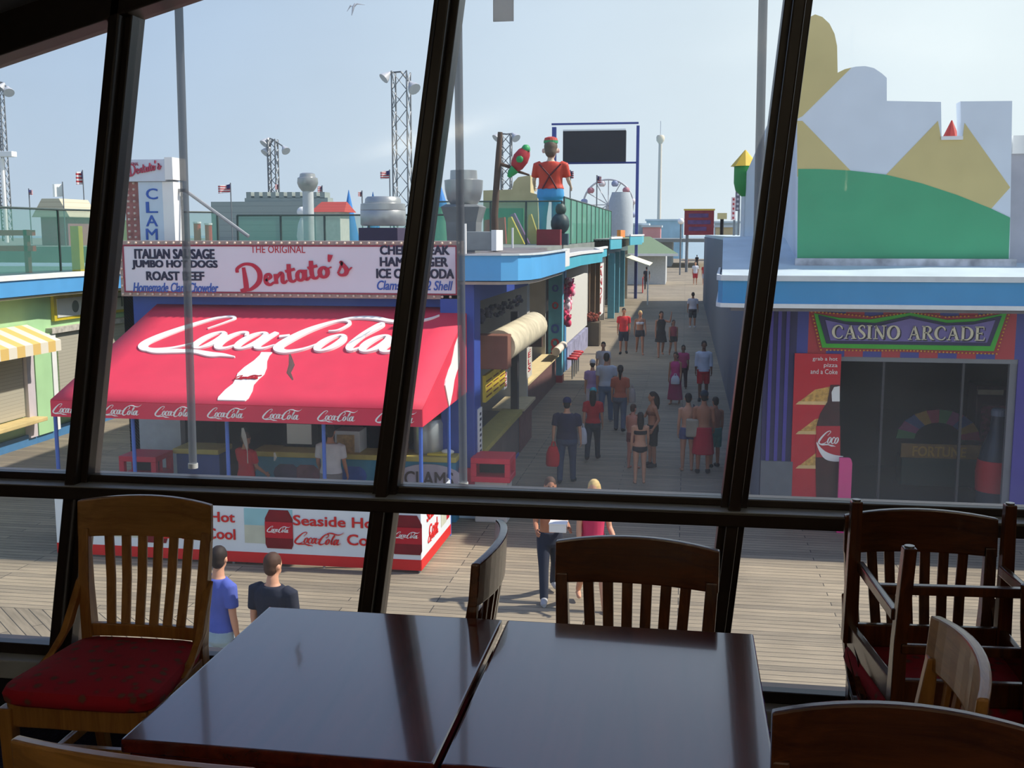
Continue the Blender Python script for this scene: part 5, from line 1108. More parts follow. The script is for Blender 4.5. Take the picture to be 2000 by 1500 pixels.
# far skyline
Y = 162; t = thing('ferris_wheel', 'pale ferris wheel beyond the scoreboard', 'ferris wheel', A(1188, 440, Y)); c = A(1188, 400, Y); R_ = 48 * Y / 2115; mb = MB()
mb.tube([(c.x + R_ * math.cos(2 * PI * k / 40), Y, c.z + R_ * math.sin(2 * PI * k / 40)) for k in range(41)], .14, 6, cap=False); mb.build('rim', SILV, t)
mb = MB()
for k in range(12): a = 2 * PI * k / 12; mb.tube([c, (c.x + R_ * math.cos(a), Y, c.z + R_ * math.sin(a))], .07, 4)
mb.build('spokes', SILV, t); cg = None
for k in range(12):
    a = 2 * PI * (k + .5) / 12; MB().ball((c.x + R_ * math.cos(a), Y, c.z + R_ * math.sin(a) - .5), (.55, .5, .5), 8).build('gondola', mat(((214, 206, 210), (186, 130, 140), (150, 160, 190))[k % 3], .6), t, smooth=True)
for s_ in (-1, 1): MB().tube([c, (c.x + s_ * 3, Y + .5, -.1)], .25, 6).build('support', SILV, t)
Y = 120; a = A(1212, 440, Y); t = thing('ride_dome', 'grey rounded ride tower in front of the ferris wheel', 'ride', (a.x, Y, 0))
MB().lathe((a.x, Y, 0), [(22 * Y / 2115, 0), (24 * Y / 2115, zz(440, Y)), (23 * Y / 2115, zz(395, Y)), (18 * Y / 2115, zz(381, Y)), (1, zz(378, Y))], 16).build('shell', mat((176, 184, 190), .6, .06), t, smooth=True)
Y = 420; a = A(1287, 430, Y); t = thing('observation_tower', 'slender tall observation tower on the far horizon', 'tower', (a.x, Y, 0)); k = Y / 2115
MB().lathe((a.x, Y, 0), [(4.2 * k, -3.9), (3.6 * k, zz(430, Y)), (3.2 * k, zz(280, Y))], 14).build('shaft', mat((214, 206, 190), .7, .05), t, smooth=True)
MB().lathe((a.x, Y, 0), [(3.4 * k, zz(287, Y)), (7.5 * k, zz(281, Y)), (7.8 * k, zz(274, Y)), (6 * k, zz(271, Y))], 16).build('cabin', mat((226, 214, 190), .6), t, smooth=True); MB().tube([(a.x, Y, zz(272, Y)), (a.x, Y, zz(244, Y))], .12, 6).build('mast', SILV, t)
Y = 150; t = thing('red_billboard', 'dark red billboard with a yellow edge over the far end of the walk', 'billboard', A(1365, 470, Y)); a, b = A(1336, 459, Y), A(1395, 411, Y)
MB().box(a.x, b.x, Y, Y + .5, a.z, b.z).build('panel', mat((130, 44, 58), .6, .15, 1.2), t); MB().box(a.x - .1, b.x + .1, Y - .05, Y + .5, b.z, b.z + .22).build('yellow_edge', mat((206, 180, 80), .6), t)
for r0, x0, x1 in ((421, 1345, 1384), (434, 1343, 1388), (447, 1345, 1380)): p, q = A(x0, r0 + 4, Y), A(x1, r0 - 4, Y); MB().box(p.x, q.x, Y - .04, Y + .01, p.z, q.z).build('dull_line', mat((84, 60, 110), .6, .4, 1.5), t)
for px in (1342, 1388): p = A(px, 460, Y); MB().tube([(p.x, Y + .3, 0), (p.x, Y + .3, a.z)], .2, 6).build('leg', LM, t)
p = A(1330, 432, 140); t = thing('glint_lamp', 'white ball for the sun glint on a lamp, at the left edge of the red billboard', 'lamp', (p.x, 140, 0)); MB().tube([(p.x, 140, 0), p], .1, 6).build('post', LM, t); MB().ball(p, .42, 12).build('globe', mat((250, 250, 250), .1, 0, spec=1.0), t, smooth=True)  # white ball stands in for the sun glint on a far lamp
Y = 160; t = thing('yellow_hoarding', 'pale yellow hoarding on a dark post right of the red billboard', 'billboard', A(1410, 470, Y)); a, b = A(1401, 428, Y), A(1420, 416, Y); MB().box(a.x, b.x, Y, Y + .3, a.z, b.z).build('panel', mat((214, 204, 150), .6), t); MB().tube([((a.x + b.x) / 2, Y + .2, 0), ((a.x + b.x) / 2, Y + .2, a.z)], .25, 6).build('post', DARK, t)
Y = 62
for px0, px1, y0, y1, m, lab, word in ((1428, 1437, 385, 430, (226, 200, 200), 'white and red vertical blade sign left of the white parapet', 'CASINO'), (1436, 1446, 366, 412, (96, 92, 104), 'dark vertical blade sign next to the green turret', 'ARCADE')):
    a, b = A(px0, y1, Y), A(px1, y0, Y); t = thing('blade_sign', lab, 'sign', (b.x, Y, 5)); MB().box(a.x, b.x, Y, Y + .3, a.z, b.z).build('panel', mat(m, .6, .1), t)
    MB().box(b.x - .1, b.x + .02, Y + .05, Y + .25, 0, a.z + .1).build('post', LM, t)
    n = 5
    for k in range(n): zc = b.z - (b.z - a.z) * (k + .5) / n; MB().box(a.x + .06, b.x - .06, Y - .02, Y, zc - .06, zc + .06).build('blurred_mark', mat((176, 60, 66) if m[0] > 200 else (176, 170, 176), .6), t)
    Y += 4
random.seed(3)
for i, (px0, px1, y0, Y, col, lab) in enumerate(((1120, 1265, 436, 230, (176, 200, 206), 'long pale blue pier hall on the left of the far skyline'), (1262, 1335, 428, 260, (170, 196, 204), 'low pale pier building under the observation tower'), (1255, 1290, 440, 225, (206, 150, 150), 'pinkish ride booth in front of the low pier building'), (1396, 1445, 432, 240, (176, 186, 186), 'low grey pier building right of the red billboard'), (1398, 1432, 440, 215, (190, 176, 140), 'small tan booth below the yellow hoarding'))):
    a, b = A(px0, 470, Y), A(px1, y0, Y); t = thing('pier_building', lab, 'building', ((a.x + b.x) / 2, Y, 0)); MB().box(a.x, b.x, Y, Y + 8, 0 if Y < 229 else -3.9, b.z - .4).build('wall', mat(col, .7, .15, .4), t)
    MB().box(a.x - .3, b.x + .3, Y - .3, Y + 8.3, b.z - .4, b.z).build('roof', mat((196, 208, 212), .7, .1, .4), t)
p = A(690, 14, 30); t = thing('seagull', 'seagull gliding high in the sky near the top of the view', 'bird', p)
gm = mat((200, 200, 204), .8); MB().tube([p + Vector((-.05, 0, -.22)), p, p + Vector((.05, 0, .1))], [.01, .04, .015], 8).build('body', gm, t, smooth=True)
MB().tube([p, p + Vector((.1, .02, .09)), p + Vector((.32, .05, .06))], [.03, .022, .004], 6).build('wing', gm, t, smooth=True); MB().tube([p, p + Vector((-.08, .02, .05)), p + Vector((-.2, .05, -.1))], [.03, .022, .004], 6).build('wing', gm, t, smooth=True)

# ============================================================ PEOPLE
SKIN = mat((206, 152, 122), .6, .05, 6, name='skin'); TANSK = mat((178, 122, 92), .6, .05, 6, name='tanned_skin'); DSK = mat((122, 82, 62), .6, .05, 6, name='brown_skin')
HB = mat((40, 30, 25), .7, .2, 30, name='dark_hair'); HBR = mat((74, 50, 36), .7, .2, 30, name='brown_hair'); HBL = mat((206, 176, 116), .7, .2, 30, name='blonde_hair')
def voxel(o, vs, sm=3):
    r = o.modifiers.new('r', 'REMESH'); r.mode = 'VOXEL'; r.voxel_size = vs
    s_ = o.modifiers.new('s', 'SMOOTH'); s_.factor = .5; s_.iterations = sm
    baked(o); o.data.polygons.foreach_set('use_smooth', [True] * len(o.data.polygons)); return o
def limb(p, a, ln, ab=0.0, sx=0):
    """point at ln from p, swung forward by a and outward by ab"""
    return Vector(p) + Vector((sx * math.sin(ab), -math.sin(a) * math.cos(ab), -math.cos(a) * math.cos(ab))) * ln
def rings_of(L, yb=0.0, seg=18):
    return [[Vector((rx * math.cos(t), y + yb + ry * math.sin(t), z)) for t in [2 * PI * k / seg for k in range(seg)]] for z, rx, ry, y in L]
def person(label, loc, h, rz, skin=SKIN, shirt=None, sleeve=.75, hem=.86, pants=None, plen='long', skirt=None, sk_z=.45, bikini=None, brief=None, hair=HB, hstyle='short', cap=None, shoes=None,
           legs=((.0, .0), (.0, .0)), arms=((.0, .1, .08), (.0, .1, .08)), head_yaw=0.0, face=False, fem=False, wide=1.0, head_k=1.0, vs=.016, cat='person', name='person', belly=0.0):
    t = thing(name, label, cat, loc, rz); s = h / 1.75; K = Matrix.Scale(s, 4); W = .94 if fem else 1.0
    bld = lambda mb, n, m, v=vs, sm=3: (mb.bm.transform(K), voxel(mb.build(n, m, t, local=True), v * s, sm))[1]
    raw = lambda mb, n, m: (mb.bm.transform(K), mb.build(n, m, t, local=True, smooth=True))[1]
    w_ = wide
    T = [(.80, .10, .09, 0), (.87, .165 * w_, .115, .01), (.95, .168 * w_, .115, .012), (1.06, (.128 if fem else .143) * w_ + belly * .02, .098 + belly * .04, -belly * .03), (1.18, .142 * w_ * W, .104 + belly * .02, 0), (1.30, .168 * w_ * W, .112, 0), (1.38, .172 * w_ * W, .096, .005), (1.43, .12 * w_ * W, .075, .012), (1.465, .066, .062, .012), (1.53, .054, .056, .005), (1.57, .05, .052, -.01)]
    sh_x = .182 * w_ * W
    # leg joints
    J = []
    for sx, (a, b) in zip((-1, 1), legs):
        hip = Vector((sx * .088 * w_, .005, .88)); kn = limb(hip, a, .40, .03, sx); an = limb(kn, a - b, .40, .01, sx); J.append((sx, hip, kn, an, a - b))
    dz = .08 - min(j[3].z for j in J)
    sh = Vector((0, 0, dz)); J = [(sx, hp + sh, kn + sh, an + sh, f) for sx, hp, kn, an, f in J]; T = [(z + dz, rx, ry, y) for z, rx, ry, y in T]
    AJ = []
    for sx, (a, b, ab) in zip((-1, 1), arms):
        so_ = Vector((sx * sh_x, .006, 1.395 + dz)); el = limb(so_, a, .275, ab, sx); wr = limb(el, a + b, .245, ab * .4, sx); AJ.append((sx, so_, el, wr, a + b, ab * .4))
    # body: one continuous skin
    mb = MB(); mb.rings(rings_of(T))
    for sx, hp, kn, an, f in J:
        mb.tube([hp + Vector((0, 0, .03)), hp.lerp(kn, .35), kn, kn.lerp(an, .3), an], [.088, .078 if not fem else .08, .053, .054, .036], 12)
        foot = Vector((sx * .02, -.13, -.055)); hl = an + Vector((0, .035, -.045)); mb.tube([hl, an + Vector((0, -.02, -.04)), an + foot, an + foot + Vector((0, -.04, 0))], [.03, .036, .033, .018], 10)
    hands = []
    for sx, so_, el, wr, f, ab in AJ:
        mb.tube([so_ + Vector((-sx * .06, 0, .02)), so_, so_.lerp(el, .5), el, el.lerp(wr, .35), wr], [.05, .053, .046 if not fem else .04, .037, .037, .025], 10)
        d = (limb(Vector(), f, 1, ab, sx)).normalized(); pc = wr + d * .05; mb.tube([wr, wr + d * .035, wr + d * .085], [.024, .037, .033], 10, sx=.62); hands.append((sx, wr, d))
    hc = Vector((0, -.012, 1.645 + dz)); hk = head_k; HM = Matrix.Rotation(head_yaw, 3, 'Z'); hp_ = lambda v: hc + HM @ (Vector(v) * hk)
    hbase = 1.55 + dz
    up = lambda v: hp_(v) + Vector((0, 0, (hk - 1) * .03))
    mb.ball(up((0, 0, .01)), (.073 * hk, .092 * hk, .11 * hk), 14, HM); mb.ball(up((0, -.035, -.065)), (.05 * hk, .055 * hk, .05 * hk), 12, HM)
    mb.ball(up((0, -.1, -.015)), (.013 * hk, .018 * hk, .022 * hk), 8)
    for sx in (-1, 1): mb.ball(up((sx * .078, .012, -.01)), (.013 * hk, .024 * hk, .032 * hk), 8, HM)
    body = bld(mb, 'body', skin, min(vs, .012 * max(1, hk)))
    mb = MB()                                                    # five fingers on each palm
    for sx, wr, d in hands:
        side = Vector((0, 1, 0)) - d * d.y; side = side.normalized(); inn = d.cross(side) * (-sx if d.cross(side).x * sx > 0 else sx); inn = Vector((-sx, 0, 0)) - d * (-sx * d.x); inn.normalize()
        for k, ln in enumerate((.068, .078, .072, .056)):
            b0 = wr + d * .078 + side * (-.026 + .0175 * k); mb.tube([b0, b0 + d * ln * .5 + inn * .004, b0 + d * ln * .85 + inn * .02, b0 + d * ln * .95 + inn * .032], [.0095, .009, .008, .006], 6)
        b0 = wr + d * .03 - side * .03; mb.tube([b0, b0 - side * .016 + d * .028 + inn * .008, b0 - side * .018 + d * .055 + inn * .016], [.012, .0105, .008], 6)
    mb.bm.transform(K); me = bpy.data.meshes.new('fingers'); mb.bm.to_mesh(me); mb.bm.free()
    bm = bmesh.new(); bm.from_mesh(body.data); bm.from_mesh(me); bm.to_mesh(body.data); bm.free(); bpy.data.meshes.remove(me)
    body.data.polygons.foreach_set('use_smooth', [True] * len(body.data.polygons))
    if face:
        for sx in (-1, 1): raw(MB().ball(up((sx * .031, -.086, .012)), (.012 * hk, .008 * hk, .007 * hk), 8), 'eye', mat((40, 30, 26), .3))
        raw(MB().ball(up((0, -.088, -.062)), (.024 * hk, .008 * hk, .007 * hk), 8), 'mouth', mat((150, 76, 70), .5))
    # clothes
    ex = lambda lo, hi, g: [(z, rx + g, ry + g, y) for z, rx, ry, y in T if lo + dz <= z <= hi + dz]
    at_z = lambda z0: next(((z0 + dz, a[1] + (b[1] - a[1]) * (z0 + dz - a[0]) / (b[0] - a[0]), a[2] + (b[2] - a[2]) * (z0 + dz - a[0]) / (b[0] - a[0]), a[3]) for a, b in zip(T, T[1:]) if a[0] <= z0 + dz <= b[0]))
    grow = lambda q, g: (q[0], q[1] + g, q[2] + g, q[3])
    if shirt:
        mb = MB(); mb.rings(rings_of([grow(at_z(hem), .026)] + ex(hem + .02, 1.44, .02) + [grow(at_z(1.455), .022)]))
        for sx, so_, el, wr, f, ab in AJ:
            if sleeve <= 0: continue
            if sleeve <= 1: pts, rr_ = [so_ + Vector((-sx * .07, 0, .02)), so_, so_.lerp(el, sleeve)], [.06, .072, .066]
            else: pts, rr_ = [so_ + Vector((-sx * .07, 0, .02)), so_, el, el.lerp(wr, sleeve - 1)], [.06, .068, .053, .046]
            mb.tube(pts, rr_, 12)
        bld(mb, 'shirt', shirt)
    if bikini:
        mb = MB(); mb.rings(rings_of([grow(at_z(1.22), .013), grow(at_z(1.27), .02), grow(at_z(1.32), .012)]))
        for sx in (-1, 1):
            mb.ball((sx * .07, -.1, 1.27 + dz), (.06, .045, .055), 10)
            mb.tube([(sx * .07, -.1, 1.3 + dz), (sx * .06, -.04, 1.44 + dz), (sx * .02, .07, 1.43 + dz)], .012, 6)
        bld(mb, 'top', bikini, .012)
    if brief or pants or (skirt and not pants):
        m = brief or pants or skirt; mb = MB(); g = .014 if brief else .022
        top = .93 if brief else (1.0 if not (shirt and hem < .9) else .95)
        mb.rings(rings_of([(.775 + dz, .12 * w_, .1, 0), (.83 + dz, .165 * w_ + g, .118 + g, .006)] + [grow(at_z(z), g) for z in (.88, top)]))
        if not skirt:
            for sx, hp, kn, an, f in J:
                if brief: mb.tube([hp + Vector((0, 0, .02)), hp.lerp(kn, .18)], [.1, .096], 12)
                elif plen == 'short': mb.tube([hp + Vector((0, 0, .03)), hp.lerp(kn, .4), hp.lerp(kn, .95)], [.1, .1, .088], 12)
                elif plen == 'tiny': mb.tube([hp + Vector((0, 0, .03)), hp.lerp(kn, .38)], [.1, .1], 12)
                else: mb.tube([hp + Vector((0, 0, .03)), hp.lerp(kn, .4), kn, kn.lerp(an, .4), an + Vector((0, .0, -.03))], [.1, .094, .072, .068, .06], 12)
        else: mb.rings(rings_of([(.95 + dz, .165, .125, .01), (.8 + dz, .2, .155, .005), (sk_z + dz, .24 if sk_z > .3 else .27, .2, .0)]))
        bld(mb, 'briefs' if brief else 'skirt' if skirt else 'shorts' if plen != 'long' else 'trousers', m)
    # hair and hats
    if hair:
        mb = MB(); mb.ball(up((0, .014, .034)), (.082 * hk, .097 * hk, .1 * hk), 14, HM)
        mb.ball(up((0, .04, -.02)), (.07 * hk, .07 * hk, .08 * hk), 12, HM)
        if hstyle == 'long': mb.tube([up((0, .05, .06)), up((0, .09, -.04)), up((0, .1, -.16)), up((0, .105, -.3))], [.07, .085, .085, .05], 12, sx=1.0)
        if hstyle == 'tail': mb.tube([up((0, .08, .04)), up((0, .14, .0)), up((0, .13, -.12)), up((0, .12, -.26))], [.035, .045, .04, .015], 10)
        if hstyle == 'bob': mb.tube([up((0, .05, .05)), up((0, .06, -.05)), up((0, .06, -.11))], [.08, .092, .06], 12)
        if hstyle == 'bun': mb.ball(up((0, .09, .09)), .045, 10)
        bld(mb, 'hair', hair, .012 * max(1, hk))
    if cap:
        mb = MB(); mb.ball(up((0, .012, .062)), (.09 * hk, .104 * hk, .085 * hk), 14, HM)
        b_ = [up((x, y, .055)) for x, y in ((-.07, -.05), (-.06, -.14), (0, -.17), (.06, -.14), (.07, -.05))]; mb.poly(b_, (0, 0, 1), .012)
        bld(mb, 'cap', cap, .011 * max(1, hk))
    if shoes:
        for sx, hp, kn, an, f in J:
            foot = Vector((sx * .02, -.13, -.052)); mb = MB(); mb.tube([an + Vector((0, .045, -.03)), an + Vector((0, -.02, -.028)), an + foot, an + foot + Vector((0, -.06, -.002))], [.045, .05, .046, .026], 12)
            raw(mb, 'shoe', shoes)
    t['_h'] = h; del t['_h']
    return t
def P(label, px, ytop, yfeet, rz, fx=None, **k):
    """stand a person on the boardwalk where the feet meet it"""
    g = G(fx or px, yfeet); h = A(px, ytop, g.y).z; g = Vector((A(px, (ytop + yfeet) / 2, g.y).x, g.y, 0))
    return person(label, g, h, rz, **k), g, h
WALK = ((.32, .12), (-.28, .35)); WALK2 = ((-.28, .35), (.32, .12)); STEP = ((.15, .05), (-.12, .18)); STAND = ((.03, .02), (-.02, .03))
SW = ((-.3, .25, .12), (.3, .3, .12)); SW2 = ((.3, .3, .12), (-.3, .25, .12)); HANG = ((.03, .2, .1), (-.02, .2, .1))
c_ = lambda *rgb: mat(rgb, .85, .1, 5)
JEAN = c_(70, 84, 112); DJEAN = c_(40, 46, 62); BLK = c_(30, 30, 36); WHT = c_(214, 216, 224); SNK = mat((170, 170, 172), .6, .1)
OUT = PI
P('man in a blue T-shirt and pale jeans walking past below the left chair', 432, 1065, 1395, OUT - .55, shirt=c_(84, 98, 176), pants=c_(150, 172, 186), hair=HB, legs=WALK, arms=((.0, .15, .12), (.15, .3, .18)), head_yaw=.5, shoes=SNK, vs=.013, face=True)
P('man in a black T-shirt seen from behind, just beyond the left table', 537, 1078, 1415, OUT - .25, shirt=c_(36, 40, 54), pants=c_(120, 112, 96), plen='short', hair=HBR, legs=WALK2, arms=HANG, head_yaw=-.15, shoes=SNK, wide=1.12, vs=.013)
t, g, h = P('shirtless man in dark jeans walking toward the window with a white box', 1074, 930, 1168, .25, skin=TANSK, pants=DJEAN, hair=HBR, legs=WALK, arms=((.25, 1.15, .1), (.3, 1.2, .12)), shoes=SNK, face=True, vs=.013)
q = A(1092, 1030, g.y - .33); o = thing('white_box', 'white takeaway box in the hands of the shirtless man', 'box', (q.x, q.y, q.z - .06)); MB().box(q.x - .13, q.x + .11, q.y - .1, q.y + .1, q.z - .05, q.z + .06).build('box', WHITE, o, bevel=.008)
MB().box(q.x - .135, q.x + .115, q.y - .105, q.y + .105, q.z + .06, q.z + .075).build('lid', WHITE, o)
P('blonde woman in a pink top walking beside the shirtless man', 1158, 935, 1187, .35, shirt=c_(196, 54, 92), sleeve=0, hem=.98, pants=c_(200, 190, 180), plen='tiny', hair=HBL, hstyle='bob', legs=WALK2, arms=((.1, .2, .1), (.15, .9, .16)), head_yaw=-.5, fem=True, face=True, vs=.013)
t, g, h = P('heavy man in a dark T-shirt, jeans and navy cap carrying a red bag', 1107, 778, 942, OUT, shirt=c_(52, 50, 74), pants=c_(62, 72, 98), cap=c_(40, 42, 86), hair=HB, legs=STEP, arms=((.05, .15, .16), (-.05, .15, .16)), shoes=BLK, wide=1.22, belly=1, hem=.82)
def bag(lab, px0, py0, px1, py1, Y, m, d=.14, nm='shopping_bag'):
    a, b = A(px0, py1, Y), A(px1, py0, Y); o = thing(nm, lab, 'bag', ((a.x + b.x) / 2, Y, a.z)); w_ = (b.x - a.x) / 2; cx = (a.x + b.x) / 2; hh = b.z - a.z; R = []
    for f, ww, dd in ((0, .9, .8), (.08, 1, 1), (.5, .95, .95), (.72, .7, .6), (.8, .55, .4)):
        R.append([Vector((cx + w_ * ww * math.copysign(abs(math.cos(t)) ** .6, math.cos(t)), Y + d * dd * math.sin(t), a.z + hh * f)) for t in [2 * PI * k / 14 for k in range(14)]])
    MB().rings(R).build('bag_body', m, o, smooth=True); MB().tube([(cx - w_ * .3, Y, a.z + hh * .78), (cx - w_ * .15, Y, a.z + hh), (cx + w_ * .15, Y, a.z + hh), (cx + w_ * .3, Y, a.z + hh * .78)], .015, 6).build('handle', m, o)
    return o
bag('red plastic shopping bag in the left hand of the man in the navy cap', 1066, 863, 1096, 909, g.y - .05, c_(206, 36, 46))
bag('white plastic bag hanging between the man in the cap and the woman in red', 1128, 828, 1147, 866, g.y + .5, c_(206, 204, 214), .1)
P('woman in a red T-shirt and teal cap walking away in dark jeans', 1158, 757, 898, OUT, shirt=c_(190, 34, 42), pants=c_(44, 52, 66), hair=HB, hstyle='long', cap=c_(66, 156, 168), legs=WALK, arms=((.05, .3, .14), (-.2, .2, .12)), fem=True, shoes=BLK)
t, g, h = P('woman in an orange top with a long dark ponytail walking away', 1211, 712, 843, OUT, shirt=c_(194, 102, 76), pants=c_(88, 96, 116), hair=HB, hstyle='tail', legs=WALK2, arms=((-.1, .2, .1), (.05, .4, .12)), fem=True, shoes=BLK)
bag('small white and brown bag at the side of the woman in orange', 1228, 752, 1242, 786, g.y - .05, c_(186, 172, 166), .09, 'hand_bag')
P('dark-haired man in a white T-shirt and blue jeans walking away', 1184, 690, 824, OUT, shirt=c_(196, 200, 212), pants=c_(92, 114, 146), hair=HB, legs=STEP, arms=HANG, shoes=SNK, wide=1.08)
P('woman in a lilac top and white cap walking away beside the man in white', 1157, 702, 818, OUT, shirt=c_(182, 152, 202), pants=c_(196, 190, 200), hair=HB, cap=WHT, legs=WALK, arms=HANG, fem=True, shoes=SNK)
P('man in a white polo shirt coming toward the walkers in white and lilac', 1178, 668, 768, 0, shirt=c_(216, 214, 220), pants=c_(96, 100, 116), hair=HB, legs=STEP, arms=HANG, face=True, shoes=BLK)
P('man in a bright red T-shirt and dark shorts walking toward the window', 1218, 602, 691, .05, shirt=c_(214, 40, 48), pants=c_(40, 46, 66), plen='short', hair=HB, legs=STEP, arms=HANG, face=True, skin=TANSK, shoes=BLK, wide=1.05)
P('blonde woman in a white bikini top and dark shorts beside the man in red', 1250, 606, 692, .1, bikini=WHT, pants=c_(46, 46, 56), plen='tiny', hair=HBL, hstyle='bun', legs=WALK2, arms=SW, fem=True, face=True, skin=TANSK)
P('woman in a short dark dress raising one hand to her head', 1291, 607, 697, .15, shirt=BLK, sleeve=0, hem=.9, skirt=BLK, sk_z=.6, hair=HB, hstyle='long', legs=WALK, arms=((.0, .2, .1), (1.5, 1.9, .5)), fem=True, skin=TANSK, face=True)
P('girl in a red top and black shorts walking beside the woman in the dark dress', 1315, 624, 697, .2, shirt=c_(150, 50, 66), sleeve=0, hem=1.0, pants=BLK, plen='tiny', hair=HBR, hstyle='long', legs=WALK2, arms=SW2, fem=True, skin=TANSK, face=True)
P('man in a white shirt and dark shorts walking away alone further up the walk', 1353, 571, 640, OUT, shirt=c_(206, 204, 214), pants=c_(38, 40, 52), plen='short', hair=HB, legs=STEP, arms=((.0, .2, .16), (.0, .2, .16)), shoes=WHT, skin=TANSK, wide=1.05)
t, g, h = P('woman in a pink top and long magenta skirt with a white shoulder bag', 1319, 688, 789, -.3, shirt=c_(206, 62, 130), sleeve=0, skirt=c_(158, 36, 92), sk_z=.16, hair=HBR, hstyle='bob', legs=STEP, arms=((.0, .2, .12), (.1, .3, .1)), fem=True, skin=TANSK, face=True)
bag('white handbag at the hip of the woman in pink', 1310, 730, 1328, 750, g.y - .22, WHT, .06, 'hand_bag')
P('woman in a magenta top and dark trousers behind the woman in pink', 1334, 674, 760, -.1, shirt=c_(186, 50, 110), pants=c_(60, 34, 56), hair=HB, hstyle='bob', legs=STEP, arms=HANG, fem=True, skin=DSK, face=True)
P('man in a white long-sleeved shirt and red shorts facing the window', 1374, 666, 782, .05, shirt=c_(200, 208, 222), sleeve=1.5, pants=c_(196, 36, 50), plen='short', hair=HB, legs=STEP, arms=((.0, .2, .12), (.0, .2, .12)), skin=DSK, face=True, shoes=BLK)
P('woman in a black bikini standing with her back to the window', 1250, 806, 944, OUT + .1, bikini=c_(34, 30, 38), brief=c_(34, 30, 40), hair=HB, hstyle='long', legs=STAND, arms=((.2, .5, .1), (-.05, .3, .1)), fem=True, shoes=None)
P('sunburnt boy half hidden behind the woman in the black bikini', 1236, 790, 915, OUT - .6, pants=c_(120, 60, 60), plen='tiny', hair=HBR, legs=STAND, arms=((.3, .9, .1), (.1, .3, .1)), skin=mat((196, 132, 112), .6, .05, 6))
P('tanned long-haired woman in black shorts facing left toward the woman in the bikini', 1274, 766, 911, -1.25, bikini=c_(120, 74, 56), pants=BLK, plen='short', hair=HB, hstyle='long', legs=STAND, arms=((.5, 1.2, .1), (-.3, .9, .2)), fem=True, skin=TANSK, shoes=BLK)
t, g, h = P('bare-backed youth with a small beige backpack, back to the window', 1343, 769, 919, OUT + .1, pants=c_(92, 96, 136), plen='tiny', hair=HB, legs=STAND, arms=HANG, skin=SKIN, fem=True)
o = thing('backpack', 'small beige backpack on the back of the bare-backed youth', 'backpack', (g.x + .05, g.y - .2, .85)); MB().box(g.x - .04, g.x + .24, g.y - .3, g.y - .135, .8, 1.2).build('bag_body', c_(176, 166, 146), o, bevel=.05, seg=3)
MB().tube([(g.x + .1, g.y - .15, 1.18), (g.x + .13, g.y - .12, 1.4), (g.x + .12, g.y + .02, 1.47)], .018, 6).build('strap', c_(70, 66, 66), o)
P('man in a dark cap wearing a red towel round his waist, back to the window', 1374, 765, 924, OUT, skirt=c_(186, 34, 58), sk_z=.42, cap=c_(44, 54, 66), hair=HB, legs=STAND, arms=((.1, .6, .1), (.05, .2, .1)), skin=TANSK, shoes=BLK)
P('bare-chested man in teal shorts beside the third mullion', 1396, 776, 912, OUT + .5, pants=c_(70, 140, 130), plen='short', hair=HB, legs=STAND, arms=HANG, skin=TANSK, shoes=BLK)
for lab, px, y0, y1, rz, kw in (('far walker in a white top and red shorts', 1358, 511, 556, 0, dict(shirt=WHT, pants=c_(186, 50, 60), plen='short')), ('far walker in a red top and pale shorts', 1376, 514, 556, 0, dict(shirt=c_(186, 56, 52), pants=c_(186, 186, 196), plen='short')),
                                ('far walker in dark clothes at the right edge of the walk', 1394, 502, 548, 0, dict(shirt=c_(60, 56, 66), pants=c_(60, 50, 60))), ('far walker in a dark red skirt beside the canopy edge', 1398, 516, 553, 0, dict(shirt=c_(80, 70, 80), skirt=c_(140, 46, 60), fem=True)),
                                ('far walker in red and black to the left of the far group', 1341, 502, 527, 0, dict(shirt=c_(150, 56, 60), pants=BLK, plen='short')), ('far walker in black behind the one in white', 1361, 498, 522, OUT, dict(shirt=BLK, pants=c_(66, 60, 70))),
                                ('very distant walker in white on the right of the walk', 1391, 486, 505, OUT, dict(shirt=WHT, pants=c_(90, 90, 100))), ('person in dark clothes standing by the red sandwich board', 1263, 521, 566, OUT, dict(shirt=c_(50, 46, 54), pants=c_(60, 50, 50), skin=TANSK))):
    P(lab, px, y0, y1, rz, legs=STEP, arms=HANG, vs=.02, **kw)
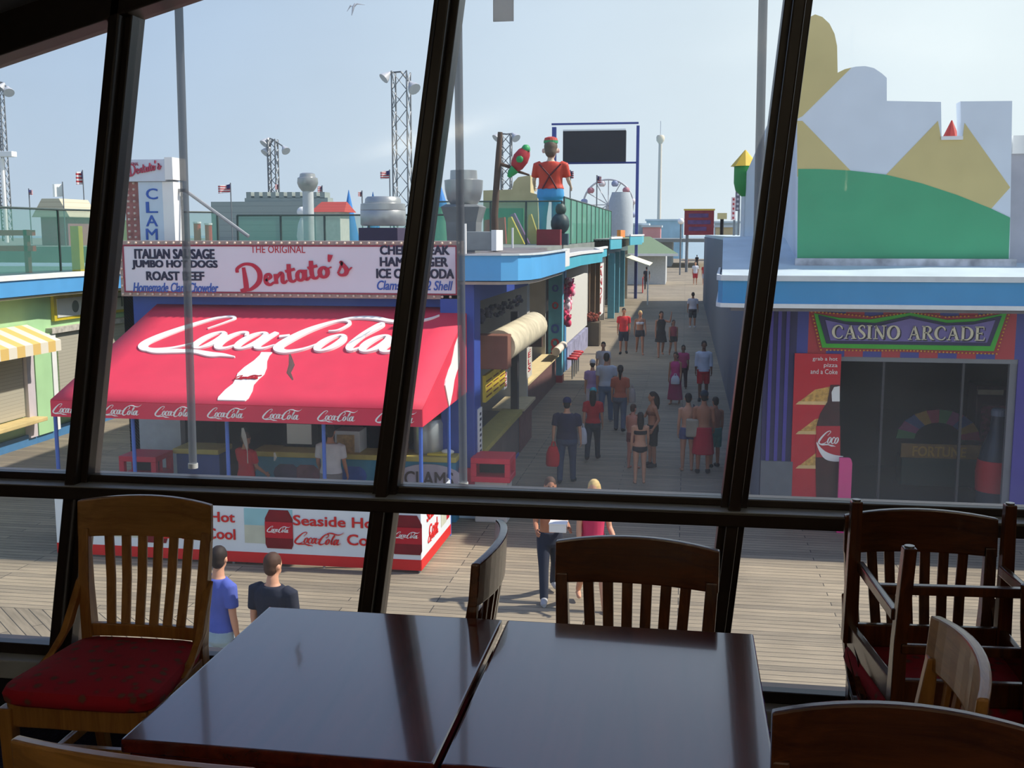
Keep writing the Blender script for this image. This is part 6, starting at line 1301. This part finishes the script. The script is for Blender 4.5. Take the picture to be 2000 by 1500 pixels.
gx_ = A(481, 900, 18.1).x; person('person in a red shirt at the snack stand counter, behind the blue awning post', (gx_, 18.1, 0), 1.66, OUT - .5, shirt=c_(196, 40, 52), pants=c_(120, 90, 90), hair=HBR, legs=STAND, arms=((.2, .7, .1), (.25, .8, .1)), skin=TANSK, shoes=BLK, wide=1.15)
gx_ = A(648, 890, 18.25).x; person('man in a white T-shirt leaning at the snack stand counter', (gx_, 18.2, 0), 1.82, OUT, shirt=c_(206, 204, 210), pants=c_(130, 124, 126), hair=HB, legs=STAND, arms=((.15, .3, .1), (.1, .6, .16)), skin=TANSK, shoes=BLK, wide=1.08)
# the giant on the roof
p = A(1075, 465, 40); top = A(1075, 282, 40).z
t = person('giant statue of a man in red shirt and blue trousers, seen from behind', (p.x, 40, 4.8), top - 4.8, OUT, skin=mat((214, 186, 160), .5, .05), shirt=mat((206, 70, 48), .5, .05), sleeve=.8, hem=.97, pants=mat((76, 160, 214), .5, .05), hair=mat((98, 84, 70), .6, .1), legs=((.06, .0), (-.06, .02)), arms=((.25, .9, .22), (.25, .9, .22)), head_k=1.5, wide=1.35, cat='statue', name='giant_statue', shoes=BLK)
k = (top - 4.8) / 1.75
mb = MB()
for sx in (-1, 1): mb.tube([p * 0 + Vector((p.x + sx * .19 * k, 40 - .13 * k, 4.8 + 1.40 * k)), Vector((p.x, 40 - .158 * k, 4.8 + 1.2 * k)), Vector((p.x - sx * .13 * k, 40 - .16 * k, 4.8 + .97 * k))], .014 * k, 6)
mb.build('suspenders', mat((96, 40, 44), .6), t)
hz = 4.8 + 1.655 * k + .03 * .5 * k
MB().lathe((p.x, 40, hz), [(.128 * k, .1 * k), (.128 * k, .145 * k)], 16).build('hat_band', mat((60, 150, 96), .6), t)
MB().lathe((p.x, 40, hz), [(.124 * k, .145 * k), (.11 * k, .19 * k), (.05 * k, .21 * k)], 16).build('hat_crown', mat((190, 66, 56), .6), t)
for sx in (-1, 1): MB().ball((p.x + sx * .128 * k, 40, hz - .03 * k), (.03 * k, .02 * k, .045 * k), 10).build('ear', mat((230, 186, 176), .6), t, smooth=True)
